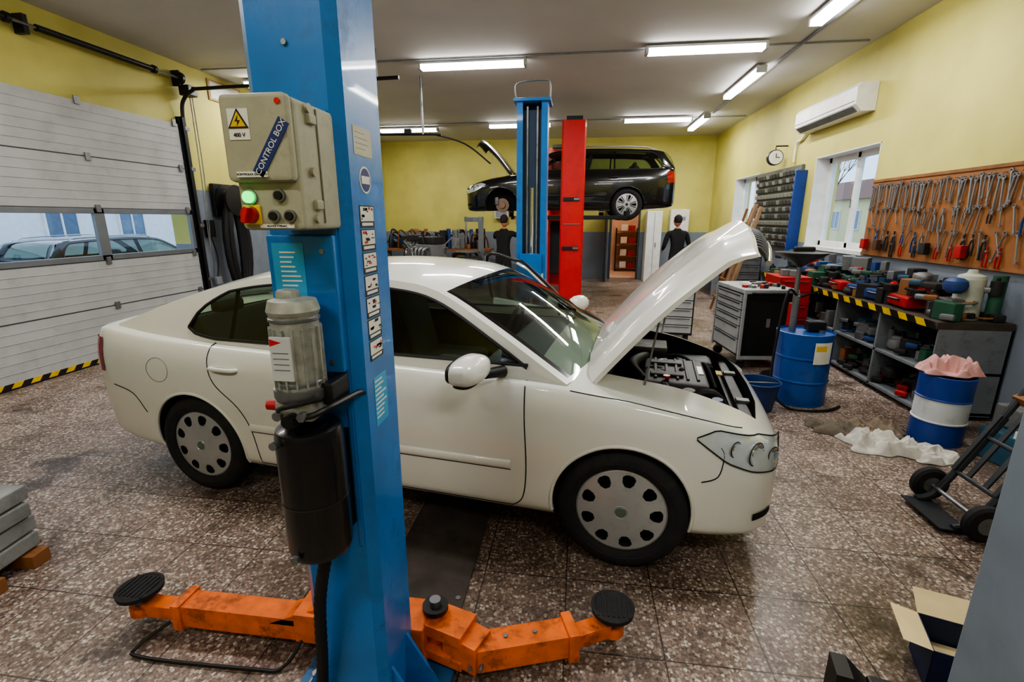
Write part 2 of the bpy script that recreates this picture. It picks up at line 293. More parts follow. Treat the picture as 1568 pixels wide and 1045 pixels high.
# ---------------- garage door
def garage():
    e=empty('sectional_garage_door',(XL,4.775,0)); y0,y1=-1.87,1.87; PM=mat('door_panel','#b2b4b5',.45,var=.08,scale=3,wear=.25,wcol='#77766f',wscale=4); FR=mat('door_alu','#7f858b',.4,.5)
    m=M(); zs=[.06,.66,1.21,1.82,2.40,3.0]
    for i in range(5):
        a,b=zs[i]+.004,zs[i+1]-.004
        if i==2:
            for (ya,yb) in ((y0,y0+.06),(y1-.06,y1),(.37,.50)): m.b2((.01,ya,a),(.055,yb,b),FR,bev=.004)
            for (za,zb) in ((a,a+.06),(b-.06,b)): m.b2((.01,y0,za),(.055,y1,zb),FR,bev=.004)
            m.raw([(.03,y0+.06,a+.05),(.03,y1-.06,a+.05),(.03,y1-.06,b-.05),(.03,y0+.06,b-.05)],[(0,1,2,3)],GL)
        else:
            m.b2((.01,y0,a),(.05,y1,b),PM,bev=.004)
            n=6
            for k in range(1,n): m.b2((.049,y0,a+(b-a)*k/n-.004),(.0545,y1,a+(b-a)*k/n+.004),PM,bev=.002)
        if i<4: m.b2((.045,y0,b-.003),(.052,y1,b+.009),mat('seam_dark','#3a3c3e',.6))
        for yy in (y0+.08,0.43,y1-.08): m.box((.062,yy,b),(.02,.06,.09),STEEL,bev=.004)
    m.b2((.01,y0,0),(.05,y1,.06),RUB); m.done('door_leaf',e)
    m=M(); n=int((y1-y0-.04)/.09)
    for k in range(n):
        ya=y0+k*.09; c=YEL if k%2 else BLK
        m.raw([(.055,ya,.02),(.055,ya+.09,.02),(.055,ya+.13,.07),(.055,ya+.04,.07),(.05,ya,.02),(.05,ya+.09,.02),(.05,ya+.13,.07),(.05,ya+.04,.07)],[(0,1,2,3),(0,4,5,1),(1,5,6,2),(2,6,7,3),(3,7,4,0)],c)
    m.done('hazard_strip',e)
    m=M()
    for yy in (y0-.06,y1+.08):
        m.b2((.002,yy-.05,0),(.09,yy-.03,3.1),BLK); m.b2((.002,yy-.05,0),(.03,yy+.05,3.1),BLK); m.b2((.07,yy-.05,0),(.09,yy+.03,3.1),BLK)
        m.tube(smooth_path([(.08,yy,3.1),(.12,yy,3.3),(.3,yy,3.44),(.6,yy,3.46),(3.3,yy,3.5)],6),.025,BLK,6)
        m.cyl((1.6,yy,3.48),(1.6,yy,H-.002),.012,STEEL,seg=6); m.cyl((3.0,yy,3.5),(3.0,yy,H-.002),.012,STEEL,seg=6)
        m.lathe([(.03,0),(.08,.005),(.08,.05),(.03,.055)],BLK,align((.12,yy-.03,3.6),(0,1,0)),20); m.box((.07,yy,3.6),(.12,.03,.2),BLK)
        for zz in (.8,1.6,2.4,2.95): m.box((.05,yy+.04,zz),(.09,.08,.05),STEEL,bev=.004)
    m.tube([(.12,y0-.15,3.6),(.12,y1+.15,3.6)],.016,STEEL,8)
    for a,b in ((-1.5,-.2),(.1,1.5)): m.tube([(.12,a,3.6),(.12,b,3.6)],.034,BLK,12); m.lathe([(.02,0),(.05,.01),(.05,.05),(.02,.06)],BLK,align((.12,b,3.6),(0,1,0)),14)
    m.box((.07,0,3.6),(.12,.05,.18),BLK); m.box((.16,y1+.16,3.45),(.16,.18,.14),BLK,bev=.02)
    m.tube(smooth_path([(.14,y1+.2,3.4),(.10,y1+.24,2.4),(.10,y1+.2,1.2),(.13,y1+.26,2.3),(.16,y1+.22,3.4)],8),.007,STEEL,6); m.done('track',e)
garage()
# ---------------- exterior
m=M(); GR=mat('asphalt','#7f8286',.9,var=.2,scale=3); m.b2((-40,-30,-.3),(XL-.31,50,-.12),GR); m.b2((XR+.36,-30,-.3),(40,50,-.12),GR); m.done('ground_outside')
def building(x,y0,y1,h,face,wallc):
    m=M(); WB=mat('facade'+str(x),wallc,.8,var=.05); m.b2((x,y0,-.12),(x+face*4,y1,h),WB); d=-face
    wg=mat('facade_glass','#5c7590',.1); y=y0+1
    while y<y1-1.5:
        for z in ((1.0,2.2),(4.0,5.3)):
            if z[1]>h-.3: continue
            m.b2((x+d*.02,y,z[0]),(x+d*.05,y+1.0,z[1]),wg)
            for (a,b,c,e_) in ((y-.06,y,z[0]-.06,z[1]+.06),(y+1,y+1.06,z[0]-.06,z[1]+.06),(y+.47,y+.53,z[0],z[1]),(y,y+1,z[1],z[1]+.06),(y,y+1,z[0]-.06,z[0])): m.b2((x+d*.0,a,c),(x+d*.08,b,e_),WHITE)
        y+=2.6
    m.raw([(x-.4*face,y0-.3,h),(x+face*4.4,y0-.3,h),(x+face*2,y0-.3,h+1.5),(x-.4*face,y1+.3,h),(x+face*4.4,y1+.3,h),(x+face*2,y1+.3,h+1.5)],[(0,1,2),(5,4,3),(0,2,5,3),(1,4,5,2),(0,3,4,1)],mat('roof_tiles','#7b5a4e',.8)); m.done('building')
building(-17,-8,34,4.2,-1,'#e3e6ec'); building(19,20,48,3.0,1,'#e0d8a4')
m=M(); bark=mat('bark','#5b534c',.9)
def br(p,d,L,r,dep):
    q=p+d*L; m.tube([p,p+d*L*.5+Vector((random.uniform(-.1,.1),random.uniform(-.1,.1),0))*L*.3,q],[r,r*.8,r*.6],bark,5)
    if dep:
        for k in range(4): br(q,(d+Vector((random.uniform(-.7,.7),random.uniform(-.7,.7),random.uniform(0,.4)))).normalized(),L*.64,r*.5,dep-1)
br(Vector((15,33,-.12)),Vector((0,0,1)),2.4,.12,5); m.done('bare_tree')
# ---------------- CAR
CG=glassmat('car_glass','#b9c6be',.07)
def make_car(name,loc,rz,kind,paint,z0=0,hood_deg=56,scale=1.0,near=-1):
    est=kind=='estate'
    E=empty(name,(loc[0],loc[1],z0),rz); E.scale=(scale,)*3
    def comp(o):
        if est: return
        for v in o.data.vertices:
            x=v.co.x
            if x>1.5: v.co.x=1.5+(x-1.5)*.87
            elif x<-1.7: v.co.x=-1.7+(x+1.7)*.87
    X=[2.11,2.10,2.07,2.02,1.92,1.75,1.5,1.29,1.05,.8,0,-1,-1.29,-1.6,-1.9,-2.1,-2.19,-2.24,-2.265,-2.27]
    Wd=[.35,.50,.62,.70,.775,.83,.87,.882,.885,.885,.885,.885,.885,.878,.86,.83,.79,.71,.56,.40]
    ZB=[.32,.28,.23,.20,.19,.19,.2,.2,.2,.2,.2,.2,.2,.21,.23,.25,.27,.30,.36,.42]
    ZS=[.55,.60,.65,.69,.74,.795,.85,.88,.915,.93,.95,.97,.98,.995,1.015,1.025,1.01,.95,.84,.74]
    ZT=[.59,.64,.70,.745,.80,.855,.915,.945,.97,.985,.96,.98,.99,1.01,1.045,1.06,1.045,.985,.88,.78]
    fw,fb,fs_,ft=interp(X,Wd),interp(X,ZB),interp(X,ZS),interp(X,ZT)
    def sec(x):
        w,zb,zs,zt=fw(x),fb(x),fs_(x),ft(x); h=zs-zb
        c=[(0,zb),(.5*w,zb),(.86*w,zb+.008),(.945*w,zb+.05*min(1,h/.7)),(.970*w,zb+.15*h),(.988*w,zb+.34*h),(.999*w,zb+.52*h),(1.0*w,zb+.68*h),(.990*w,zb+.82*h),(.952*w,zb+.955*h),(.895*w,zs),(.62*w,zs+.66*(zt-zs)),(.3*w,zs+.92*(zt-zs)),(0,zt)]
        P=smooth_path([(0,a,b) for a,b in c],3); return [(p[1],p[2]) for p in P]
    def sy(x,z):
        s=sec(x)[6:31]; return lerp1([p[1] for p in s],[p[0] for p in s],z)
    xs=[2.11,2.107,2.10,2.09,2.075,2.06,2.04,2.02,1.99,1.96]+[1.92-.06*i for i in range(67)]+[-2.1,-2.14,-2.17,-2.19,-2.21,-2.225,-2.24,-2.25,-2.26,-2.266,-2.27]
    xs=sorted(set(round(x,4) for x in xs),reverse=True)
    m=M(); rings=[]; vs=[]
    for x in xs:
        s=sec(x); full=[(a,b) for a,b in s]+[(-a,b) for a,b in s[-2:0:-1]]; rings.append(len(full)); vs+= [(x,a,b) for a,b in full]
    n=rings[0]; fs=[]
    for i in range(len(xs)-1):
        for j in range(n): k=(j+1)%n; fs.append((i*n+j,i*n+k,(i+1)*n+k,(i+1)*n+j))
    fs.append(list(range(n))[::-1]); fs.append([(len(xs)-1)*n+j for j in range(n)])
    m.raw(vs,fs,paint); m.mi(DARK); body=m.done('body_shell',E,sharp=50,wn=False)
    cuts=[]
    def cutter(c): o=c.done('cut',E,wn=False); cuts.append(o)
    for x in (1.29,-1.29):
        c=M(); c.cyl((x,-1.1,.325),(x,-.62,.325),.346,DARK,seg=48); cutter(c)
        c=M(); c.cyl((x,.62,.325),(x,1.1,.325),.346,DARK,seg=48); cutter(c)
    c=M(); c.prism([(1.15,-.60),(1.95,-.56),(2.0,-.3),(2.01,0),(2.0,.3),(1.95,.56),(1.15,.60)],1,DARK,Matrix.Translation((0,0,.40))); cutter(c)
    c=M(); c.b2((-1.8,-.70,.36),(.82,.70,1.3),DARK); cutter(c)
    for o in cuts:
        b=body.modifiers.new('b','BOOLEAN'); b.object=o; b.operation='DIFFERENCE'; b.solver='EXACT'
        try: b.material_mode='TRANSFER'
        except Exception: pass
    bpy.context.view_layer.update(); dg=bpy.context.evaluated_depsgraph_get(); me=D.meshes.new_from_object(body.evaluated_get(dg)); body.modifiers.clear(); body.data=me
    for o in cuts: D.objects.remove(o)
    comp(body); me.set_sharp_from_angle(angle=math.radians(40))
    if est: RR=[(1.0,.925),(.62,1.17),(.28,1.355),(0,1.405),(-.4,1.425),(-.9,1.42),(-1.5,1.40),(-1.95,1.355),(-2.12,1.24),(-2.22,1.03)]
    else: RR=[(1.0,.925),(.62,1.15),(.28,1.325),(0,1.375),(-.35,1.39),(-.8,1.365),(-1.12,1.31),(-1.45,1.215),(-1.80,1.095),(-2.0,1.035)]
    rp=smooth_path([(a,0,b) for a,b in RR],8)
    def rr(t):
        i=min(int(t*8),len(rp)-2); k=t*8-i; p=rp[i].lerp(rp[i+1],k); return p[0],p[2]
    rx=[p[0] for p in rp]; rz_=[p[2] for p in rp]
    def rrz(x): return lerp1(rx,rz_,x)
    def ysg(x,z):
        zz=max(0,z-.94); return .905*fw(x)-.30*zz-.16*zz*zz
    bul=interp(list(range(10)),[.15,.12,.08,.03,0,0,-.01,-.04 if not est else -.02,-.08,-.09 if not est else -.03]); cro=interp(list(range(10)),[.02,.04,.05,.052,.05,.05,.05,.045,.035,.015])
    def top(t,v): x,z=rr(t); return (x+bul(t)*(1-v*v),ysg(x,z)*v,z+cro(t)*(1-abs(v)**2.4))
    g0,g1=(.1,1.93); r0,r1=((6.35,8.55) if not est else (7.35,8.75))
    ts=sorted(set([0,g0,g1,r0,r1,9]+[i*.25 for i in range(37)])); vv=[-1,-.975,-.94,-.90,-.75,-.5,-.25,0,.25,.5,.75,.90,.94,.975,1]
    FRT=mat('glass_frit','#0a0a0b',.2)
    def tm(t,v):
        if g0<t<g1: return CG if abs(v)<.90 else (FRT if abs(v)<.94 else paint)
        if r0<t<r1: return CG if abs(v)<.90 else (FRT if abs(v)<.94 else paint)
        return paint
    m=M(); m.grid(top,ts,vv,tm)
    xt,xe=(.80,-1.34) if not est else (.80,-1.98)
    def Tz(x):
        base=rrz(x)-.045-.02*max(0,(x-.1))
        if est: e=lerp1([xe,xe+.1,xe+.25,xe+.4],[1.10,1.27,1.36,9],x)
        else: e=lerp1([xe,xe+.04,xe+.12,xe+.25,xe+.4],[1.06,1.13,1.20,1.27,9],x)
        return min(base,e)
    def Bz(x):
        b=lerp1([-1.2,.9],[1.0,.965],x)
        if not est: b=max(b,lerp1([xe,xe+.06,xe+.2],[1.055,1.02,1.0],x))
        else: b=max(b,lerp1([xe,xe+.1],[1.05,1.01],x))
        return b
    sx=sorted(set([1.0,xt,xe,-.30,-.40,-1.00,-1.03,.66,RR[-1][0]]+[round(xe+.02*i,3) for i in range(1,8)]+[1.0-.07*i for i in range(43) if 1.0-.07*i>RR[-1][0]]),reverse=True)
    rows=[0,.5,1,1.25,1.5,1.75,2,2.5,3]
    for sgn in (-1,1):
        def side(x,r):
            zb=fs_(x)-.01; T=rrz(x)
            if xe<=x<=xt: B,C=Bz(x),Tz(x)
            else: B=C=(zb+T)/2
            if C<B: B=C=(B+C)/2
            z=zb+(B-zb)*r if r<=1 else (B+(C-B)*(r-1) if r<=2 else C+(T-C)*(r-2))
            y=ysg(x,z)
            if 1.01<r<1.99: y-=.006
            return (x,sgn*y,z)
        def smt(x,r):
            if 1<r<2:
                if not (xe<x<xt): return paint
                if -.40<x<-.30 or -1.03<x<-1.00 or x>.66: return FRT
                return CG
            return paint
        m.grid(side,sx,rows,smt)
        xr=[xe+(xt-xe)*i/40 for i in range(41)]
        path=[(x,sgn*(ysg(x,Tz(x))+.002),Tz(x)) for x in xr]+[(x,sgn*(ysg(x,Bz(x))+.002),Bz(x)) for x in xr[::-1]]
        m.tube(path,.009,BLK,6,closed=True)
        def seam(pts,r=.0033,mt=DARK):
            P=smooth_path([(a,0,b) for a,b in pts],5); m.tube([(p[0],sgn*(sy(p[0],p[2])+.000),p[2]) for p in P],r,mt,6)
        seam([(.80,.93),(.81,.75),(.82,.5),(.80,.32),(.74,.25)]); seam([(-.36,.96),(-.36,.6),(-.35,.25)])
        seam([(-1.12,.98),(-1.13,.88),(-1.08,.75),(-.93,.62),(-.86,.48),(-.84,.26)]); seam([(.74,.25),(0,.25),(-.84,.26)])
        seam([(1.66,.53),(1.74,.56),(1.76,.66),(1.74,.70)]); seam([(-1.68,.50),(-1.78,.62),(-1.98,.66)])
        seam([(1.02,.905),(1.3,.872),(1.6,.822),(1.85,.765)],.003)
        for a,b in ((.74,-.28),(-.42,-.86)):
            P=[(a+(b-a)*i/12) for i in range(13)]
            m.grid(lambda x,r:(x,sgn*(sy(x,.50+.026*r)+.012*math.sqrt(max(0,1-r*r))),.50+.026*r),P,frange(-1,1,8),paint)
            m.tube([(x,sgn*(sy(x,.473)+.001),.473) for x in P],.002,DARK,5)
        if sgn<0: m.tube([(-1.52+.088*math.cos(a),sgn*sy(-1.52+.088*math.cos(a),.80+.075*math.sin(a)),.80+.075*math.sin(a)) for a in [math.pi*2*i/24 for i in range(24)]],.0025,mat('seam_grey','#8d8b83',.6),6,closed=True)
        for hx in (-.20,-1.0):
            yy=sgn*(sy(hx,.84)+.02); m.ball((hx,yy-sgn*.018,.838),(.095,.010,.026),mat('handle_recess'+paint.name,'#b3b0a4' if not est else '#050505',.4)); m.tube(smooth_path([(hx+.09,yy-sgn*.02,.85),(hx+.07,yy+sgn*.008,.852),(hx-.07,yy+sgn*.008,.852),(hx-.09,yy-sgn*.02,.85)],4),.012,paint,8)
        for wx in (1.29,-1.29):
            A=[math.radians(a) for a in range(-14,195,6)]
            P=[]
            for a in A:
                x,z=wx+.347*math.cos(a),.325+.347*math.sin(a); P.append((x,sgn*(sy(x,max(z,.235))-.004),z))
            m.tube(P,.011,paint,8)
        def hl(x,r,off=.006):
            T=lerp1([1.62,1.72,1.95,2.085],[.745,.775,.73,.685],x); B=lerp1([1.62,1.78,1.9,2.085],[.735,.63,.585,.545],x); z=B+(T-B)*r; return (x,sgn*(sy(x,z)+off),z)
        HX=frange(1.62,2.085,16); HLB=mat('headlight_reflector','#dadde0',.25,.25,var=.05,scale=25)
        m.grid(lambda x,r:hl(x,r,.003),HX,frange(0,1,5),HLB); m.grid(lambda x,r:hl(x,r,.014),HX,frange(0,1,5),glassmat('hl_glass','#fcfefe',.04))
        for (cx,cz,r) in ((1.92,.66,.052),(2.02,.630,.038),(1.81,.69,.034)):
            c=Vector((cx,sgn*(sy(cx,cz)-.006),cz)); nrm=Vector((.7,sgn*.75,0)); m.lathe([(0,.0),(r*.4,.001),(r*.45,.006),(r*.5,.001),(r*.95,.010),(r*1.05,.013)],CHR,align(c,nrm),18,cap=False)
            m.tube([c+(nrm.orthogonal().normalized()*math.cos(q)+nrm.normalized().cross(nrm.orthogonal().normalized())*math.sin(q))*r*1.08+nrm.normalized()*.009 for q in frange(0,2*math.pi,20)[:-1]],.003,CK,5,closed=True)
        m.tube([hl(x,1,.006) for x in HX]+[hl(x,0,.006) for x in HX[::-1]],.0035,DARK,6,closed=True)
        m.grid(lambda x,r:(x,sgn*(sy(x,.31+.04*r)+.007),.31+.04*r),frange(1.95,2.06,6),[0,.5,1],DARK)
        tl=mat('tail_red','#9c0f12',.15,coat=.6)
        m.grid(lambda x,r:(x,sgn*(sy(x,lerp1([0,1],[.74,.96],r))+.006),lerp1([0,1],[.74,.96],r)),frange(-2.24,-2.06,9),frange(0,1,4),tl)
        mc=Vector((.57,sgn*1.0,1.02))
        def shp(q): q=Vector(q); k=(q.y*sgn)/.13; q.z*=1-.16*max(0,k); q.x+=.02*(1-(q.z/.07)**2)*(1 if q.x>0 else 0); return q
        m.sbox(mc,(.060,.130,.066),paint,3.0,32,(0,0,sgn*8),shp); m.sbox(mc+Vector((-.030,0,0)),(.038,.120,.056),BLK,3.2,24,(0,0,sgn*8),shp); m.sbox(mc+Vector((-.004,sgn*-.01,-.048)),(.056,.116,.026),BLK,2.6,20)
        m.tube([(.68,sgn*.80,.965),(.62,sgn*.90,.975)],[.032,.026],BLK,8)
    if est:
        for sgn in (-1,1): m.tube([(x,sgn*(ysg(x,rrz(x))-.02),rrz(x)+(.045 if -1.75<x<0 else .01)) for x in frange(.05,-1.85,20)],.012,ALU,8)
    m.box((2.105,0,.40),(.03,.8,.12),BLK,bev=.01)
    for z in (.37,.40,.43): m.box((2.122,0,z),(.006,.74,.008),GREY)
    m.box((2.125,0,.50),(.012,.52,.11),WHITE,bev=.003); m.box((-2.275,0,.80),(.012,.52,.11),WHITE,bev=.003); m.box((-2.25,0,.38),(.05,1.0,.08),BLK,bev=.01)
    comp(m.done('cabin_and_trim',E,sharp=45,wn=False))
    m=M(); SEAT=mat('seat_fabric','#4b4b4d',.9,bump=.1); INT=mat('interior_grey','#68696d',.7)
    for sgn in (-1,1):
        m.box((-.12,sgn*.36,.62),(.52,.48,.16),SEAT,bev=.05); m.box((-.42,sgn*.36,.93),(.14,.46,.62),SEAT,rot=(0,-14,0),bev=.05); m.box((-.53,sgn*.36,1.25),(.09,.24,.16),SEAT,rot=(0,-12,0),bev=.04)
        m.box((-1.45,sgn*.36,1.12),(.08,.24,.11),SEAT,bev=.04)
    m.box((-1.1,0,.60),(.48,1.28,.18),SEAT,bev=.05); m.box((-1.4,0,.85),(.14,1.28,.50),SEAT,rot=(0,-18,0),bev=.05)
    m.box((.66,0,.86),(.34,1.36,.20),INT,bev=.06); m.box((.3,0,.62),(.7,.16,.3),INT,bev=.03)
    m.tube([(.40+.06*math.sin(a),.36+.18*math.cos(a),.92+.17*math.sin(a)) for a in [2*math.pi*i/24 for i in range(24)]],.014,BLK,8,closed=True); m.cyl((.46,.36,.9),(.6,.36,.86),.05,BLK)
    m.tube([(.22,0,1.34),(.3,0,1.30)],.01,BLK,6); m.box((.24,0,1.29),(.03,.22,.06),BLK,bev=.01)
    m.box((-1.7,0,1.0),(.3,1.2,.03),INT); m.done('interior',E)
    m=M(); z=.62; ENG=mat('engine_plastic','#242528',.5,wear=.3,wcol='#4a4640'); EN2=mat('engine_alloy','#75777a',.45,.6,var=.3,scale=30,wear=.6)
    m.box((1.56,.02,.58),(.46,.62,.26),EN2,bev=.03); m.box((1.55,.0,.755),(.40,.52,.09),ENG,bev=.03)
    for k in range(5): m.box((1.42+.065*k,.02,.803),(.02,.42,.014),ENG,bev=.005)
    for k in range(2): m.box((1.49,-.12+.24*k,.806),(.2,.06,.02),ENG,bev=.006)
    m.box((1.70,.02,.80),(.05,.16,.01),ALU,bev=.002)
    m.box((1.36,.42,.70),(.26,.22,.26),ENG,bev=.02); m.box((1.36,.42,.84),(.27,.23,.03),CGY,bev=.01)
    m.box((1.70,.44,.66),(.28,.2,.22),ENG,bev=.04); m.ball((1.60,-.44,.74),(.07,.07,.07),mat('reservoir','#b9b69a',.5)); m.cyl((1.60,-.44,.79),(1.60,-.44,.83),.035,BLK)
    m.cyl((1.76,-.46,.70),(1.76,-.46,.80),.03,BLUED); m.box((1.77,-.42,.62),(.2,.2,.2),ENG,bev=.03)
    for sgn in (-1,1): m.lathe([(.10,0),(.10,.05),(.07,.08),(.03,.09),(.03,.12),(0,.12)],ENG,Matrix.Translation((1.29,sgn*.50,.72)),20)
    for k in range(18):
        a=Vector((random.uniform(1.25,1.85),random.uniform(-.5,.5),.74)); b=Vector((random.uniform(1.2,1.88),random.uniform(-.5,.5),.68)); mid=(a+b)/2+Vector((0,0,random.uniform(.03,.10)))
        m.tube(smooth_path([a,mid,b],7),random.choice([.008,.012,.018]),random.choice([RUB,RUB,RUB,EN2]),8)
    m.tube(smooth_path([(1.35,-.2,.78),(1.28,-.05,.82),(1.32,.2,.80),(1.42,.40,.78)],6),.035,HOSE,12); m.tube(smooth_path([(1.85,-.3,.68),(1.75,-.32,.78),(1.6,-.32,.74)],6),.025,HOSE,10)
    m.box((1.93,0,.69),(.07,1.14,.07),ENG,bev=.015); m.box((1.90,0,.56),(.05,.9,.25),ENG)
    for yy in (-.25,.25): m.box((1.94,yy,.73),(.08,.05,.02),EN2,bev=.005)
    m.box((1.13,0,.90),(.12,1.25,.06),ENG,bev=.015); m.tube([(1.17,-.55,.93),(1.12,-.1,.96)],.01,BLK,6); m.tube([(1.17,.05,.93),(1.12,.55,.96)],.01,BLK,6)
    m.box((1.86,.2,.74),(.04,.08,.008),YEL); m.cyl((1.48,-.2,.81),(1.48,-.2,.825),.02,RED); comp(m.done('engine',E))
    Rm=Matrix.Translation((1.06,0,.95))@Matrix.Rotation(-math.radians(hood_deg),4,'Y')@Matrix.Translation((-1.06,0,-.95)); m=M(); m.T=Rm
    def hood(off):
        def f(u,v):
            x=1.07+.05*(1-v*v)+.96*u-.07*abs(v)**3*u; y=v*(.735-.07*u*u); ed=.06*abs(v)**2.6+max(0,abs(v)-.92)*.35+max(0,u-.92)*.45
            cr=.006*math.exp(-((abs(v)-.62)/.05)**2)
            return (x,y,ft(min(x,1.99))+.012-ed+off+cr)
        return f
    us=frange(0,1,20); vs2=frange(-1,1,40); m.grid(hood(0),us,vs2,paint); m.grid(hood(-.022),us,vs2,paint)
    fa,fb2=hood(0),hood(-.022)
    for seq in ([(u,-1) for u in us],[(u,1) for u in us],[(0,v) for v in vs2],[(1,v) for v in vs2]):
        k=len(seq); m.raw([fa(*q) for q in seq]+[fb2(*q) for q in seq],[(i,i+1,i+1+k,i+k) for i in range(k-1)],paint)
    m.grid(hood(-.034),frange(.12,.85,8),frange(-.8,.8,8),mat('hood_insulation','#232325',.9,bump=.2))
    GM=mat('grille_grey','#6f7274',.4)
    def gf(v,r): return (2.05-.10*v*v+.03*math.sin(r*math.pi),v*.50,.70-.13*r)
    m.grid(gf,frange(-1,1,14),frange(0,1,4),BLK)
    for r in (0,1): m.tube([Vector(gf(v,r))+Vector((.012,0,0)) for v in frange(-1,1,14)],.014,CHR,8)
    for v in frange(-.95,.95,26): m.tube([Vector(gf(v,r))+Vector((.010,0,0)) for r in frange(0,1,4)],.006,GM,6)
    m.T=None; hp=Rm@Vector((1.72,.60,.82)); m.tube([(1.45,.66,.80),hp],.008,ALU,8); hp=Rm@Vector((1.55,-.60,.84)); m.tube([(1.35,-.64,.84),hp],.005,CGY,8)
    m.done('hood',E,sharp=50,wn=False)
    whl=None
    for i,(wx,wy) in enumerate(((1.29,-1),(1.29,1),(-1.29,-1),(-1.29,1))):
        m=M(); mx=Matrix.Rotation(0 if wy>0 else math.pi,4,'Z')@Matrix.Rotation(math.radians(-90),4,'X')
        if est and wx>0:
            mx=Matrix.Translation((wx,wy*.66,.318))@mx
            m.lathe([(0,.02),(.14,.02),(.145,.03),(.145,.05),(.14,.06),(.07,.06),(.065,.12),(0,.12)],mat('brake_disc','#8a7468',.4,.8),mx,32); m.box((wx+.12,wy*.70,.40),(.08,.12,.16),EN2,bev=.02); m.cyl((wx,wy*.5,.33),(wx,wy*.7,.33),.05,BLK); m.done('brake_disc_%d'%i,E); continue
        if whl is None:
            r,wd=.318,.205
            m.lathe([(.20,.0),(.26,-.004),(.295,.008),(.31,.025),(r,.05),(r,wd-.05),(.31,wd-.025),(.297,wd-.008),(.27,wd+.002),(.240,wd-.0),(.222,wd-.012),(.2,.1),(.2,.0)],RUB,None,64,cap=False)
            for k in range(4): m.lathe([(r-.002,.062+k*.026),(r+.0022,.064+k*.026),(r+.0022,.080+k*.026),(r-.002,.082+k*.026)],RUB,None,48,cap=False)
            m.lathe([(.250,wd+.0005),(.255,wd+.004),(.260,wd+.002)],RUB,None,64,cap=False)
            m.lathe([(0,.10),(.215,.10),(.215,.12),(0,.12)],DARK,None,32)
            HC=mat('hubcap_silver','#b0b2b4',.32,.35,var=.06,wear=.25,wcol='#6f6a62',wscale=20)
            if not est:
                n=216; rad=[0,.031,.047,.08,.11]+[.128+.0028*q for q in range(27)]+[.205,.213,.220]; P9=24
                def hole(rm,a): da=((a%P9)+.5-P9/2)/P9*(2*math.pi/9)*rm; wdt=.022+.014*(rm-.14)/.05; return abs((rm-.167)/.031)**2.6+abs(da/max(.01,wdt))**2.6<1
            else:
                n=120; rad=[0,.031,.047]+[.06+.005*q for q in range(27)]+[.205,.213,.220]
                def hole(rm,a): s5=((a%24)+.5-12)/12; return .065<rm<.195 and abs(s5)<.62 and (abs(s5)<.10+.2*(rm/.2) or abs(s5)>.34+.06*(rm/.2))
            hz=lambda q:.185+.018*math.cos(min(1,q/.21)*1.5)-(.006 if q<.03 else 0)-(.010 if q>.218 else 0)
            vs=[];fs=[]
            for a in range(n):
                for q in rad: t=2*math.pi*a/n; vs.append((q*math.cos(t),q*math.sin(t),hz(q)))
            k=len(rad)
            for a in range(n):
                for j in range(k-1):
                    if hole((rad[j]+rad[j+1])/2,a): continue
                    b=(a+1)%n; fs.append((a*k+j,b*k+j,b*k+j+1,a*k+j+1))
            m.raw(vs,fs,HC); m.lathe([(0,.206),(.024,.206),(.030,.200)],BLK if est else mat('cap_logo','#5f6c64',.4),None,20,cap=False)
            m.lathe([(.030,.2),(.034,.205),(.038,.2)],HC,None,24,cap=False)
            m.lathe([(.212,.187),(.224,.180),(.226,.15)],HC,None,64,cap=False)
            o=m.done('wheel_%d'%i,E,sharp=40,wn=False); whl=o.data
        else: o=D.objects.new('wheel_%d'%i,whl); link(o,E)
        o.location=(wx,wy*.66,.318); o.rotation_euler=mx.to_euler()
    return E,sy,ysg
WP=mat('white_car_paint','#e6e6df',.28,var=.02,scale=2,coat=.8,wear=.08,wcol='#a79c86',wscale=2.5); BP=mat('black_car_paint','#0c0e11',.2,coat=1,var=.02)
CAR,sy,ysg=make_car('sedan_car',(-.900,3.145),math.radians(-8.4),'sedan',WP,hood_deg=57)
m=M(); m.T=Matrix.Translation((.80,.885,0))@Matrix.Rotation(math.radians(-34),4,'Z')
m.b2((-1.1,-.03,.27),(0,.02,.95),WP,bev=.02); m.tube(smooth_path([(-.02,0,.95),(-.5,-.10,1.30),(-.66,-.12,1.345),(-1.04,-.13,1.36),(-1.12,-.02,.95)],4),.014,BLK,8); m.tube([(-.02,0,.93),(-.5,-.10,1.275),(-.62,-.12,1.32)],.012,WP,6)
m.raw([(-.06,0,.95),(-.5,-.09,1.29),(-1.02,-.12,1.34),(-1.1,0,.95)],[(0,1,2,3)],CG); m.ball((-.12,.14,1.0),(.06,.12,.07),WP,14); m.done('door_open',CAR)
BC,_,_=make_car('estate_car',(-.32,11.25),math.radians(180),'estate',BP,z0=1.66,hood_deg=58,scale=1.0)
def park(x,y,rz,nm):
    e=empty(nm,(x,y,-.12),rz)
    for c in list(BC.children):
        if c.name.split('.')[0] in('body_shell','cabin_and_trim'):
            o=D.objects.new(c.name.split('.')[0]+'_outside',c.data); link(o,e)
        if c.name.startswith('wheel'):
            for q in (0,2.58): o2=D.objects.new('road_wheel',c.data); link(o2,e); o2.rotation_euler=c.rotation_euler; o2.location=c.location+Vector((q,0,0))
park(-10.8,4.2,math.radians(95),'parked_car'); park(-10.5,10.2,math.radians(88),'parked_car')
